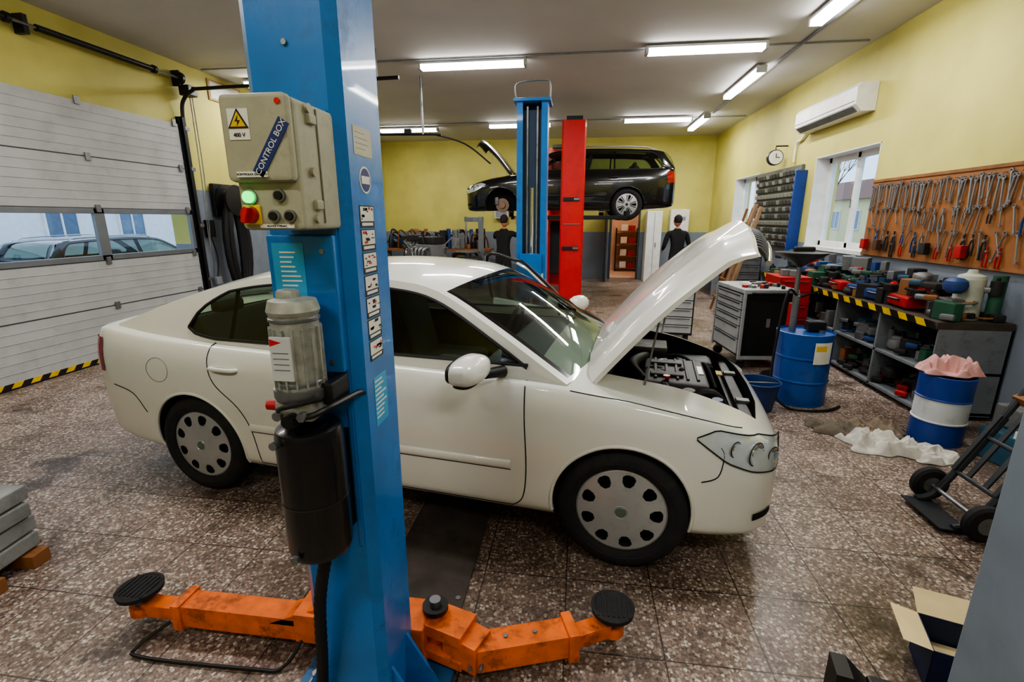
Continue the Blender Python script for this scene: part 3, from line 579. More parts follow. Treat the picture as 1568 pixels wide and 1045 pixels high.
# ---------------- lift columns
def column_poly(w,d):
    c=.028; t=.012; o=[(-w/2,d),(-w/2,c),(-w/2+c,0),(w/2-c,0),(w/2,c),(w/2,d),(w/2-.06,d),(w/2-.06,d-t),(w/2-t,d-t),(w/2-t,c+t*.5),(w/2-c-t*.5,t),(-w/2+c+t*.5,t),(-w/2+t,c+t*.5),(-w/2+t,d-t),(-w/2+.06,d-t),(-w/2+.06,d)]; return o
def near_col():
    e=empty('lift_column',(-.694,1.18,0)); w,d=.245,.24; m=M(); m.prism(column_poly(w,d),2.8,BLUEP,Matrix.Translation((0,0,.015)))
    for s in (-1,1):
        for yy in (.2,.06): m.prism([(0,0),(.12,0),(0,.22)],.012,BLUEP,Matrix.Translation((s*w/2,yy,.015))@Matrix.Rotation(math.radians(90),4,'X')@Matrix.Diagonal((s,1,1,1)))
    m.box((0,.16,.0125),(.56,.46,.025),mat('base_blue','#2a5f8f',.5,var=.3,wear=.8),bev=.004)
    for s in (-1,1):
        for yy in (.0,.13,.33): m.cyl((s*.21,yy,.02),(s*.21,yy,.075),.016,STEEL,seg=6); m.cyl((s*.21,yy,.025),(s*.21,yy,.035),.03,STEEL)
    m.box((.085,-.004,1.35),(.012,.006,1.2),BLUEP); m.b2((-.09,-.03,1.30),(.09,.0,1.66),BLUEP,bev=.006)
    for (x,z) in ((-.04,1.33),(.06,1.33),(.06,1.62),(.0,2.1),(-.03,2.35)): m.cyl((x,-.034 if z<1.7 else -.006,z),(x,0,z),.007,STEEL,seg=6)
    m.done('column',e)
    m=M(); m.b2((-.10,.05,.1),(.10,.22,.9),mat('carriage_dark','#2a2c30',.6)); m.box((0,.31,.15),(.34,.16,.12),ORG,bev=.01); m.box((0,.31,.05),(.34,.16,.05),ORG,bev=.01); m.done('carriage',e)
    m=M()
    def beam(a,b,w_,h_,z,mt=ORG):
        a=Vector((*a,z));b=Vector((*b,z)); c=(a+b)/2; L=(b-a).length; ang=math.degrees(math.atan2((b-a).y,(b-a).x)); m.box(c,(L,w_,h_),mt,rot=(0,0,ang),bev=.005)
    ox,oy=.694,-1.18
    def P(x,y): return (x+ox,y+oy)
    m.cyl((*P(-.50,1.50),.03),(*P(-.50,1.50),.235),.035,ORG); m.cyl((*P(-.50,1.50),.23),(*P(-.50,1.50),.25),.05,BLK); m.cyl((*P(-.50,1.50),.25),(*P(-.50,1.50),.275),.022,STEEL)
    beam(P(-.56,1.52),P(-.36,1.46),.13,.05,.18); beam(P(-.56,1.52),P(-.36,1.46),.13,.04,.07); beam(P(-.44,1.49),P(-.30,1.43),.11,.12,.12)
    beam(P(-.33,1.44),P(.03,1.56),.10,.10,.11); beam(P(-.0,1.55),P(.04,1.565),.125,.125,.11); beam(P(.0,1.55),P(.17,1.64),.07,.06,.10)
    for t in (.3,.6): x=-.33+.36*t; y=1.44+.12*t; m.cyl((*P(x,y),.155),(*P(x,y),.166),.009,STEEL,seg=6)
    for q in (-.34,-.30): m.cyl((*P(q,1.40),.10),(*P(q,1.37),.10),.008,STEEL,seg=6)
    m.cyl((*P(-.90,1.50),.03),(*P(-.90,1.50),.235),.035,ORG); beam(P(-.92,1.50),P(-1.06,1.50),.14,.13,.13); beam(P(-1.02,1.50),P(-1.60,1.50),.10,.10,.10); beam(P(-1.57,1.50),P(-1.61,1.50),.125,.12,.10); beam(P(-1.6,1.50),P(-1.78,1.50),.07,.06,.09)
    m.prism([(0,0),(.26,0),(.26,.09),(.2,.09)],.1,ORG,Matrix.Translation((*P(-1.18,1.55),.12))@Matrix.Rotation(math.radians(90),4,'X'))
    for c in (P(.19,1.66),P(-1.80,1.50)):
        m.cyl((*c,.05),(*c,.15),.028,STEEL); m.lathe([(.03,0),(.085,.01),(.088,.03),(.075,.035),(.07,.031),(0,.033)],RUB,Matrix.Translation((*c,.15)),32)
        for q in range(-3,4): m.box((c[0]+q*.02,c[1],.184),(.006,.12,.004),RUB)
        m.lathe([(.05,0),(.05,.04)],ORG,Matrix.Translation((*c,.06)),20)
    m.tube(smooth_path([(*P(-1.62,1.44),.08),(*P(-1.70,1.36),.03),(*P(-1.66,1.33),.012),(*P(-1.2,1.34),.012),(*P(-1.08,1.36),.012),(*P(-1.03,1.44),.08)],5),.007,BLK,8)
    m.done('arms',e)
    m=M(); mx_,my=.012,-.105
    m.cyl((mx_,my,1.285),(mx_,my,1.475),.056,CAST,seg=40)
    for k in range(16):
        a=2*math.pi*k/16; m.box((mx_+.057*math.cos(a),my+.057*math.sin(a),1.37),(.010,.0045,.15),CAST,rot=(0,0,math.degrees(a)))
    for z in (1.30,1.46): m.lathe([(.0575,0),(.060,.002),(.060,.008),(.0575,.01)],STEEL,Matrix.Translation((mx_,my,z)),36,cap=False)
    m.lathe([(.058,0),(.062,.01),(.055,.035),(.03,.04),(0,.04)],CAST,Matrix.Translation((mx_,my,1.475)),36); m.lathe([(.062,0),(.066,.01),(.066,.03),(.058,.03)],STEEL,Matrix.Translation((mx_,my,1.26)),28)
    m.box((mx_,my,1.235),(.10,.10,.05),CAST,bev=.008); m.box((mx_-.01,my-.0,1.52),(.05,.04,.03),CAST,bev=.01)
    m.box((mx_-.005,my-.060,1.375),(.055,.008,.11),LGREY,bev=.003); m.raw([(mx_-.030,my-.0645,1.425),(mx_+.0,my-.0645,1.417),(mx_-.030,my-.0645,1.407)],[(0,1,2)],RED)
    for q in range(4): m.b2((mx_-.025,my-.0648,1.39-.014*q),(mx_+.015,my-.0641,1.392-.014*q),CGY)
    m.cyl((mx_-.085,my-.02,1.24),(mx_-.05,my-.02,1.24),.013,CR); m.cyl((mx_-.04,my-.06,1.225),(mx_-.04,my-.045,1.225),.012,STEEL); m.cyl((mx_+.0,my-.08,1.22),(mx_,my-.04,1.22),.016,BLK); m.cyl((mx_+.03,my-.07,1.23),(mx_+.03,my-.04,1.23),.012,STEEL,seg=6)
    m.tube(smooth_path([(mx_+.03,my-.05,1.225),(mx_+.06,my-.055,1.235),(mx_+.09,my-.01,1.245),(mx_+.10,.02,1.23),(mx_+.10,.03,1.18)],6),.008,BLK,8); m.tube(smooth_path([(mx_-.04,my-.05,1.24),(mx_+.0,my-.08,1.26),(mx_+.07,my-.04,1.27)],6),.006,BLK,8)
    m.box((mx_+.07,my+.04,1.27),(.03,.10,.06),BLK,bev=.008)
    TK=mat('oil_tank_black','#0a0a0b',.3,coat=.4,wear=.2,wcol='#2c2a27'); m.lathe([(0,0),(.06,0),(.08,.012),(.085,.03),(.085,.17),(.087,.175),(.085,.18),(.085,.355),(.08,.375),(.06,.388),(0,.39)],TK,Matrix.Translation((mx_,my+.01,.80)),48)
    for (a,b,z) in ((-.045,-.07,1.155),(-.02,-.08,.835)): m.cyl((mx_+a,my+b,z),(mx_+a,my+b-.012,z),.011,STEEL,seg=8)
    m.box((mx_,-.012,.98),(.12,.03,.3),BLK); hp=[(mx_+.01,my+.02,.80),(-.03,-.07,.6),(-.06,-.05,.35),(-.09,-.03,.15),(-.12,0,.04)]
    P2=smooth_path(hp,18); m.tube(P2,[.016+.003*(i%2) for i in range(len(P2))],HOSE,10)
    m.done('power_unit',e)
    m=M(); bx=.694; x0,x1,yf=-.738+bx,-.588+bx,1.006-1.18
    m.b2((x0,yf,1.675),(x1,-.0,1.945),CBOX,bev=.012); m.b2((x0-.004,yf-.022,1.775),(x1-.004,yf+.01,1.949),CBOX,bev=.012)
    for z in (1.93,1.80,1.70): m.cyl((x1-.004,yf+.05,z),(x1+.008,yf+.05,z),.01,CBOX)
    for z in (1.91,1.73): m.box((x1+.003,yf+.06,z),(.012,.03,.022),CBOX,bev=.004)
    m.b2((x1-.001,yf+.085,1.69),(x1+.002,yf+.09,1.935),mat('seam_box','#5f5c4c',.6))
    m.cyl((x1-.02,yf-.024,1.93),(x1-.02,yf-.018,1.93),.006,RED)
    def FX(px): return x0+.00143*px
    m.cyl((FX(21),yf-.012,1.745),(FX(21),yf,1.745),.0125,GREEN,seg=24); m.lathe([(.0125,0),(.017,0),(.017,.006),(.0125,.006)],STEEL,align((FX(21),yf+.001,1.745),(0,-1,0)),24,cap=False)
    m.box((FX(22),yf-.003,1.708),(.042,.006,.042),YEL,bev=.003); m.cyl((FX(22),yf-.02,1.708),(FX(22),yf,1.708),.018,CR); m.box((FX(22),yf-.026,1.708),(.012,.014,.036),RED,rot=(0,20,0),bev=.003)
    for (px,z) in ((70,1.748),(58,1.705),(84,1.705)): m.cyl((FX(px),yf-.012,z),(FX(px),yf,z),.009,BLK); m.lathe([(.0095,0),(.0135,0),(.0135,.009),(.0095,.009)],STEEL,align((FX(px),yf+.001,z),(0,-1,0)),20,cap=False)
    yl=yf-.0235; m.b2((FX(12),yl,1.858),(FX(44),yl+.002,1.918),PAPER)
    cx,cz=FX(28),1.893; tri=[(-.021,-.012),(.021,-.012),(0,.023)]; A=Matrix.Translation((cx,yl-.0005,cz))@Matrix.Rotation(math.radians(90),4,'X')
    m.prism([(a*1.08,b*1.08) for a,b in tri],.001,BLK,A); m.prism([(a*.82,b*.82) for a,b in tri],.0016,YEL,A); m.prism([(.002,.012),(-.006,.0),(0,0),(-.002,-.009),(.006,.002),(0,.002)],.0022,BLK,A)
    lx,lz=FX(74),1.842; m.box((lx,yl,lz),(.125,.002,.026),NAVY,rot=(0,-56,0)); m.box((FX(40),yl,1.79),(.07,.002,.011),PAPER); m.box((FX(60),yf-.001,1.684),(.08,.002,.008),PAPER)
    m.done('control_box',e)
    text('CONTROL BOX',.0175,PAPER,e,Matrix.Translation((lx,yl-.0015,lz))@Matrix.Rotation(math.radians(-56),4,'Y')@Matrix.Rotation(math.radians(90),4,'X'))
    text('400 V',.011,BLK,e,Matrix.Translation((cx,yl-.001,1.867))@Matrix.Rotation(math.radians(90),4,'X')); text('KONTROLKA ZAPNUTO',.0062,BLK,e,Matrix.Translation((FX(40),yl-.0015,1.79))@Matrix.Rotation(math.radians(90),4,'X')); text('HLAVNI VYPINAC',.006,BLK,e,Matrix.Translation((FX(60),yf-.0025,1.684))@Matrix.Rotation(math.radians(90),4,'X'))
    m=M(); m.b2((-.075,-.0315,1.50),(.01,-.030,1.64),STB)
    for k in range(9): m.b2((-.055,-.0325,1.615-.012*k),(random.uniform(-.03,.0),-.0315,1.619-.012*k),PAPER)
    X=w/2; m.b2((X,.06,1.86),(X+.001,.17,1.93),mat('old_label','#c3bfa9',.7,wear=.3,wcol='#7f7862'))
    for k in range(4): m.b2((X+.001,.07,1.915-.013*k),(X+.0014,random.uniform(.12,.16),1.917-.013*k),GREY)
    m.lathe([(0,0),(.035,0),(.035,.001),(0,.001)],PAPER,align((X,.115,1.80),(1,0,0)),24); m.lathe([(0,0),(.03,0),(.03,.001),(0,.001)],NAVY,align((X+.0004,.115,1.80),(1,0,0)),24); m.b2((X+.001,.09,1.79),(X+.002,.14,1.81),PAPER)
    for k in range(7):
        z=1.705-.062*k; m.b2((X,.065,z-.029),(X+.001,.155,z+.029),BLK); m.b2((X+.001,.069,z-.012),(X+.0014,.151,z+.026),PAPER)
        for q in range(8): yy=random.uniform(.072,.14); zz=z+random.uniform(-.010,.018); m.b2((X+.0014,yy,zz),(X+.0018,yy+random.uniform(.005,.025),zz+random.uniform(.002,.008)),random.choice([BLK,BLK,BLK,RED]))
        m.b2((X+.001,.075,z-.024),(X+.0014,.145,z-.016),PAPER)
    m.b2((X,.075,1.10),(X+.001,.165,1.25),STB)
    for k in range(9): m.b2((X+.001,.08,1.235-.014*k),(X+.0014,.08+random.uniform(.04,.08),1.240-.014*k),PAPER)
    m.done('stickers',e)
near_col()
def far_col():
    e=empty('lift_column',(-.47,5.25,0)); m=M(); w,d=.30,.26; m.prism(column_poly(w,d),2.78,BLUEP,Matrix.Rotation(math.pi,4,'Z')@Matrix.Translation((0,0,.015)))
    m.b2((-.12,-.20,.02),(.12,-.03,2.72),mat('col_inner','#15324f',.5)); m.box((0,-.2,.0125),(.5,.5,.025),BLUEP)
    m.b2((-.11,-.30,.9),(.11,-.12,1.35),BLUEP,bev=.006)
    for x in (-.05,.05): m.cyl((x,-.21,.1),(x,-.21,2.75),.012,STEEL,seg=8)
    m.cyl((0,-.17,.5),(0,-.17,2.0),.035,CHR)
    m.box((0,-.13,2.80),(.36,.32,.03),BLUEP,bev=.005); m.tube(smooth_path([(-.16,-.13,2.8),(-.18,-.13,2.95),(-.1,-.13,2.99),(.1,-.13,3.0),(.16,-.13,2.97),(.16,-.13,2.8)],5),.008,STEEL,6)
    m.box((.1,-.27,1.05),(.06,.01,.2),PAPER); m.box((-.13,-.268,1.05),(.03,.01,.22),BLK); m.done('column',e)
    m=M(); m.box((-.25,-.32,.12),(.55,.1,.1),ORG,bev=.01); m.box((.3,-.32,.12),(.6,.1,.1),ORG,bev=.01); m.done('arms',e)
far_col()
def red_col(x,y,h,flip):
    e=empty('red_lift_column',(x,y,0)); s=-1 if flip else 1; m=M(); m.prism(column_poly(.44,.34),h,RED,(Matrix.Rotation(math.pi,4,'Z') if flip else Matrix.Identity(4))@Matrix.Translation((0,0,.02)))
    m.box((0,.17*s,.01),(.7,.6,.03),RED)
    for z in (2.05,1.15): m.box((-.02,-.012*s,z),(.3,.03,.07),BLK,bev=.01); m.box((.08,-.03*s,z),(.1,.03,.04),STEEL,bev=.005)
    m.box((0,-.01*s,1.6),(.3,.01,.012),STEEL); m.b2((-.17,.06*s,.3),(.17,.3*s,1.75),mat('carriage_dark','#2a2c30',.6))
    m.box((0,.17*s,h+.06),(.3,.22,.08),BLK,bev=.01)
    for q in (-1,1):
        a=Vector((q*.15,.38*s,1.70)); b=Vector((q*1.1,.95*s,1.74)); c=(a+b)/2; m.box(c,((b-a).length,.10,.08),BLK,rot=(0,0,math.degrees(math.atan2((b-a).y,(b-a).x))),bev=.01); m.cyl(b,b+Vector((0,0,.11)),.06,RUB)
    m.box((0,.36*s,1.72),(.4,.16,.14),RED,bev=.01); m.done('column',e)
red_col(-.12,9.4,3.4,False); red_col(-.55,13.2,3.4,True)
m=M(); m.box((-.67,3.3,.004),(.42,3.4,.008),mat('dirty_plate','#453d38',.4,.3,var=.4,scale=5,wear=.7,wcol='#1e1a18',wscale=3),bev=.003)
for k in range(4): m.cyl((-.85,1.8+.9*k,.006),(-.85,1.8+.9*k,.012),.012,STEEL,seg=8); m.cyl((-.49,1.8+.9*k,.006),(-.49,1.8+.9*k,.012),.012,STEEL,seg=8)
m.done('floor_cover_plate')
# ---------------- right side
m=M(); pr=[(0,0),(-.16,-.0),(-.235,.08),(-.24,.28),(-.2,.33),(0,.33)]
m.prism(pr,1.75,WHITE,Matrix.Rotation(math.radians(90),4,'X')@Matrix.Translation((0,0,-1.75)))
m.box((-.20,.88,.035),(.09,1.6,.012),CGY,rot=(0,40,0)); m.box((-.243,.88,.12),(.004,1.7,.004),CGY); m.done('air_conditioner',loc=(XR-.004,7.0,3.0))
m=M(); m.tube(smooth_path([(XR-.03,8.78,3.05),(XR-.03,8.95,2.95),(XR-.03,9.1,2.93),(XR-.03,9.15,2.8),(XR-.03,9.15,2.62)],4),.02,WHITE,8); m.done('refrigerant_pipe')
m=M(); m.cyl((3.40,9.5,2.74),(3.40,9.58,2.74),.13,BLK,seg=32); m.cyl((3.40,9.49,2.74),(3.40,9.5,2.74),.115,PAPER,seg=32); m.box((3.40,9.485,2.77),(.01,.004,.07),BLK); m.box((3.43,9.485,2.74),(.06,.004,.01),BLK); m.box((3.40,9.54,2.9),(.01,.01,.08),BLK)
m.tube([(3.40,9.54,2.93),(3.598,9.54,2.93)],.012,BLK,6); m.done('wall_clock')
PB=empty('tool_pegboard',(XR-.002,5.575,1.28)); m=M(); m.T=Matrix.Translation((-XR+.002,-5.575,-1.28)); m.b2((XR-.025,4.3,1.28),(XR-.002,6.72,2.14),mat('pegboard_wood','#8e5c30',.7,var=.12,scale=4,wear=.3))
for z in (1.28,2.14): m.b2((XR-.035,4.3,z-.015),(XR-.002,6.72,z+.015),WOOD)
m.done('board',PB)
m=M(); m.T=Matrix.Translation((-XR+.002,-5.575,-1.28)); TS=mat('tool_steel','#97999c',.35,.7); xx=XR-.045
def spanner(y,z,L,ang=0):
    d=Vector((0,math.sin(ang),-math.cos(ang))); a=Vector((xx,y,z)); b=a+d*L
    m.tube([a,b],L*.035,TS,6); m.lathe([(L*.05,-.006),(L*.085,-.006),(L*.085,.006),(L*.05,.006)],TS,align(a,(1,0,0)),12,cap=False); m.box(b+d*L*.03,(.012,L*.12,L*.10),TS,rot=(math.degrees(ang)+15,0,0))
def plier(y,z,L,c,ang=0):
    for s in (-1,1): m.tube(smooth_path([(xx,y-s*L*.04,z),(xx,y+s*L*.02,z-L*.25),(xx,y+s*L*.12,z-L*.55),(xx,y+s*L*.10,z-L)],4),[L*.03]*4+[L*.035]*4+[L*.045]*5,c,6)
    m.cyl((xx-.01,y,z-L*.22),(xx+.01,y,z-L*.22),L*.06,TS,seg=10)
y=6.66
while y>4.4:
    L=random.uniform(.16,.30); spanner(y,2.07+random.uniform(-.03,.02),L,random.uniform(-.15,.15)); y-=random.uniform(.035,.07)
for r in range(2):
    y=6.62
    while y>4.4:
        if random.random()<.5: spanner(y,1.80-.22*r,random.uniform(.14,.24),random.uniform(-.4,.4))
        else: plier(y,1.80-.24*r,random.uniform(.14,.24),random.choice([TS,CK,TS,CK,TS,CR,CB]))
        y-=random.uniform(.06,.15)
y=6.6
while y>4.4:
    if random.random()<.6: plier(y,1.46,random.uniform(.15,.2),random.choice([CR,CK,TS,CK]))
    else: m.box((xx-.03,y,1.40),(.06,.09,.12),random.choice([CK,mat('leather','#4a2f1c',.8),CR]),bev=.01)
    y-=random.uniform(.12,.26)
for k in range(26): yy=6.68-k*.09; m.cyl((XR-.06,yy,2.08),(XR-.02,yy,2.08),.004,TS,seg=5)
m.done('hand_tools',PB)
m=M(); RG=mat('rack_grey','#5f625b',.6); m.b2((XR-.05,8.75,1.22),(XR-.003,10.65,2.55),RG)
for i in range(12):
    for j in range(11): m.box((XR-.07,8.84+i*.155,1.27+j*.118),(.05,.125,.07),mat('bin_grey','#444746',.5) if (i*j+i)%4 else mat('bin_l','#85877c',.5),rot=(0,-12,0),bev=.006)
m.b2((XR-.17,8.62,1.15),(XR-.003,8.68,2.45),BLUED,bev=.005); m.done('parts_bin_rack')
def bench():
    e=empty('workbench',(3.3,6.1,0)); m=M(); BG=mat('bench_grey','#6f7478',.6,wear=.5); a,b=-1.75,2.3; x0,x1=-.30,.28
    m.b2((x0,a,.80),(x1,b,.86),mat('bench_top','#3f342b',.7,var=.3,wear=.5)); n=5
    for i in range(n+1): y=a+(b-a)*i/n; m.b2((x0+.02,y-.015 if i else y,.04),(x1,y+.015,.80),BG)
    for z in (.06,.42): m.b2((x0+.02,a,z-.012),(x1,b,z+.012),BG)
    m.b2((x1-.02,a,.04),(x1,b,.80),BG)
    k=int((b-a)/.12)
    for i in range(k):
        y=a+i*.12; c=YEL if i%2 else BLK; m.raw([(x0-.005,y,.80),(x0-.005,y+.12,.80),(x0-.005,y+.17,.86),(x0-.005,y+.05,.86)],[(0,1,2,3)],c)
    m.done('frame',e)
    m=M(); cols=[CR,CB,CK,CGY,CK,CK,DGRN,WOOD,STEEL,CK,CK,CTEAL,CGY,STEEL]
    random.seed(3)
    for z,y0,y1,xa in ((.86,a,b,0),(.86,a,b,0),(.07,a,b,0),(.435,a,b,0),(.86,a,b,0),(.86,a,b,.1),(.98,a,b,.12),(1.08,a,b,.2),(.07,a,b,-.1),(.435,a,b,-.1),(.15,a,b,0),(.52,a,b,0)):
        y=y0+.12
        while y<y1-.1:
            c=random.choice(cols); t=random.random(); x=random.uniform(x0+.12,x1-.12)+xa*.3; x=min(max(x,x0+.1),x1-.1)
            h=random.uniform(.04,.18) if z>.8 else random.uniform(.06,.2)
            if t<.38: m.box((x,y,z+h/2),(random.uniform(.08,.18),random.uniform(.06,.22),h),c,rot=(0,0,random.uniform(-40,40)),bev=.012)
            elif t<.5: m.cyl((x,y,z),(x,y,z+h),random.uniform(.02,.05),c); m.cyl((x,y,z+h),(x,y,z+h+.03),.014,BLK)
            elif t<.75: m.tube([(x-.08,y-.08,z+.03),(x+.1,y+.1,z+.04)],[.018,.012],c,8); m.box((x-.08,y-.08,z+.04),(.05,.10,.05),c,rot=(0,0,40),bev=.015)
            elif t<.88: m.tube(smooth_path([(x+.07*math.cos(q),y+.07*math.sin(q),z+.015+.004*q) for q in frange(0,9,14)],2),.008,c,6)
            else: m.sbox((x,y,z+h*.4),(.08,.09,h*.4),CK if c in (CTEAL,CR) else c,2.4,12)
            y+=random.uniform(.045,.12)
    for (y,c,w) in ((-1.0,CR,.45),(-.3,CB,.4),(.6,CK,.4),(-.65,CB,.35),(.15,CR,.35),(1.3,CK,.4)):
        m.box((-.08,y,.93),(.26,w,.11),c,rot=(0,0,random.uniform(-10,10)),bev=.025); m.tube(smooth_path([(-.2,y-.08,.94),(-.24,y-.06,.95),(-.24,y+.06,.95),(-.2,y+.08,.94)],4),.012,BLK,6)
    for (y,c) in ((-1.2,RED),(-.8,RED),(.3,DGRN)):
        m.tube(smooth_path([(-.15,y,1.03),(-.05,y+.12,1.04),(.02,y+.25,1.03)],4),.035,c,10); m.cyl((-.17,y-.03,1.0),(-.17,y-.03,1.06),.06,BLK,seg=16); m.tube([(-.12,y,1.04),(-.2,y+.1,1.06)],.015,BLK,8)
    m.done('clutter',e)
    m=M(); CN=mat('canister_grey','#b3b6a8',.5,wear=.4,wcol='#77745f'); m.cyl((.04,-1.52,.86),(.04,-1.52,1.20),.10,CN,seg=28); m.lathe([(.1,0),(.09,.03),(.04,.05),(.03,.08),(0,.08)],CN,Matrix.Translation((.04,-1.52,1.20)),28)
    m.tube([(.18,-1.62,.86),(.2,-1.60,1.24)],.05,DGRN,14)
    for k in range(14):
        y=-1.3+k*.26; x=.18-random.random()*.15; z=.862; m.cyl((x,y,z),(x,y,z+random.uniform(.12,.24)),.033,random.choice([CB,GREY,CK,CR,CK,CGY])); m.cyl((x,y,z+.1),(x,y,z+.27),.012,BLK)
    m.done('canisters',e)
bench()
def cart():
    m=M(); B=mat('cart_black','#0c0d0e',.55,wear=.15,wcol='#2c2a27'); G=mat('cart_grey','#9a9ea0',.45,wear=.3)
    m.b2((-.28,-.38,.14),(.28,.38,.90),B); m.b2((-.30,-.40,.88),(.30,.40,.93),G,bev=.01)
    for s in (-1,1):
        for q in (-1,1): m.b2((s*.29-.015,q*.39-.015,.12),(s*.29+.015,q*.39+.015,.9),G,bev=.004); m.cyl((s*.24,q*.33-.02,.055),(s*.24,q*.33+.02,.055),.055,RUB); m.box((s*.24,q*.33,.11),(.04,.06,.04),STEEL)
    m.b2((-.29,-.395,.12),(.29,-.375,.16),G)
    zz=[.17,.35,.50,.60,.69,.78,.87]
    for i in range(6): m.b2((-.305,-.34,zz[i]+.008),(-.28,.34,zz[i+1]-.008),G); m.b2((-.318,-.30,zz[i+1]-.026),(-.305,.30,zz[i+1]-.016),CK)
    m.b2((-.22,-.386,.2),(.22,-.38,.84),B); m.b2((-.02,-.392,.5),(.02,-.386,.6),CGY)
    for k in range(22): x=random.uniform(-.22,.22);y=random.uniform(-.3,.3); m.box((x,y,.945),(random.uniform(.04,.12),random.uniform(.02,.08),random.uniform(.02,.07)),random.choice([CGY,STEEL,CK,CR,PAPER,CK]),rot=(0,0,random.uniform(0,90)),bev=.005)
    m.tube(smooth_path([(-.2,-.40,.9),(-.2,-.46,.9),(.2,-.46,.9),(.2,-.40,.9)],4),.012,CK,8)
    m.done('tool_cart',loc=(2.13,6.05,0),rot=(0,0,6))
cart()
def chest(name,loc,w,d,h,c1,c2,rot=0,n=6):
    m=M(); m.b2((-w/2,-d/2,.1),(w/2,d/2,h),c1,bev=.01)
    for i in range(n): z0=.13+(h-.16)*i/n; z1=.13+(h-.16)*(i+1)/n; m.b2((-w/2+.02,-d/2-.012,z0+.006),(w/2-.02,-d/2,z1-.006),c2,bev=.005); m.b2((-w/2+.05,-d/2-.024,z1-.028),(w/2-.05,-d/2-.012,z1-.018),STEEL)
    for s in (-1,1):
        for q in (-1,1): m.cyl((s*(w/2-.06)-.015,q*(d/2-.06),.05),(s*(w/2-.06)+.015,q*(d/2-.06),.05),.05,RUB)
    for k in range(9): m.box((random.uniform(-w/2+.1,w/2-.1),random.uniform(-d/2+.1,d/2-.1),h+.04),(.12,.08,.08),random.choice([CK,CGY,CR,CK]),rot=(0,0,random.uniform(0,90)),bev=.008)
    m.done(name,loc=loc,rot=(0,0,rot))
chest('drawer_chest',(1.35,7.1,0),.62,.45,.86,CK,LGREY,-6); chest('red_tool_chest',(2.76,6.75,0),.38,.5,.98,CR,CR,0,5)
def barrel(name,loc,r,h,bands,top,extra=None):
    m=M(); z=0
    zs=[0,.02,h*.32,h*.33,h*.345,h*.355,h*.65,h*.66,h*.675,h*.685,h-.02,h]; rs=[r,r,r*.985,r*1.02,r*1.02,r*.985,r*.985,r*1.02,r*1.02,r*.985,r,r*1.01]
    for i in range(len(zs)-1):
        zc=(zs[i]+zs[i+1])/2/h; c=bands[min(int(zc*len(bands)),len(bands)-1)]; m.grid(lambda u,v:(lerp1([0,1],[rs[i],rs[i+1]],v)*math.cos(u),lerp1([0,1],[rs[i],rs[i+1]],v)*math.sin(u),lerp1([0,1],[zs[i],zs[i+1]],v)),frange(0,2*math.pi,36),[0,1],c)
    m.lathe([(0,h-.015),(r*.96,h-.015),(r*.97,h+.004),(r*1.01,h)],top,None,36,cap=False); m.lathe([(0,.0),(r,0)],bands[0],None,36,cap=False); m.cyl((r*.6,0,h-.015),(r*.6,0,h+.01),.03,STEEL)
    if extra: extra(m)
    return m.done(name,loc=loc,merge=True)
BB=mat('barrel_blue','#1450a0',.35,var=.15,coat=.3,wear=.5,wcol='#1a2a45',wscale=6); BW=mat('barrel_white','#cfd3d6',.4,wear=.4,wcol='#7b7d80')
def ex1(m):
    m.T=Matrix.Rotation(math.radians(-72),4,'Z'); m.grid(lambda u,v:(.247*math.cos(u),.247*math.sin(u),.42+.2*v),frange(-.35,.35,8),[0,1],PAPER); m.grid(lambda u,v:(.2475*math.cos(u),.2475*math.sin(u),.54+.05*v),frange(-.3,.1,8),[0,1],YEL); m.T=None
    m.cyl((-.1,.05,.66),(-.1,.05,1.0),.03,STEEL); m.tube(smooth_path([(-.1,.05,1.0),(-.2,0,1.05),(-.26,-.05,.7),(-.28,-.1,.2),(-.2,-.3,.02),(.1,-.33,.015),(.3,-.2,.015)],6),.012,HOSE,8)
    m.box((.1,.05,.72),(.16,.12,.1),BLK,bev=.02)
barrel('oil_barrel',(2.15,4.72,0),.24,.68,[BB],BB,ex1)
def cloth(name,loc,rx,ry,h,mt,seed,rot=0,parent=None,fold=1.0,hole=0):
    m=M()
    def f(u,v):
        a=u; rr=v*(1+.5*noise.noise(Vector((math.cos(a)*1.6+seed,math.sin(a)*1.6,0)))); x=rx*rr*math.cos(a); y=ry*rr*math.sin(a)
        wx=x+.03*noise.noise(Vector((x*9,y*9,seed))); wy=y+.03*noise.noise(Vector((x*9,y*9,seed+5)))
        n1=1-abs(noise.noise(Vector((wx*7*fold+seed,wy*7*fold,seed))))*2.6; n2=1-abs(noise.noise(Vector((wx*19*fold+seed,wy*19*fold,seed))))*2.2
        z=h*(max(0,1-v**5))*max(.06,.6*n1+.28*n2)*(1-hole*math.exp(-(v*2.2)**2))+.004
        return (x,y,z)
    m.grid(f,frange(0,2*math.pi,110),frange(0,1,40),mt); m.grid(lambda u,v:(f(u,v)[0],f(u,v)[1],.0),frange(0,2*math.pi,110),[0,1],mt); m.done(name,parent,loc=loc,rot=(0,0,rot),sharp=80,wn=False)
DR=empty('lubricant_drum',(2.86,3.93,0))
barrel('drum_body',(0,0,0),.172,.54,[BLUED,BW,BLUED],BLUED).parent=DR
cloth('pink_cloth',(2.88,3.95,.552),.19,.16,.15,mat('pink','#cf9c98',.9,bump=.1,wear=.3,wcol='#8d5f5f'),4)
RW=mat('rag_white','#cfccc4',.9,bump=.2,var=.12,wear=.3,wcol='#8b857a')
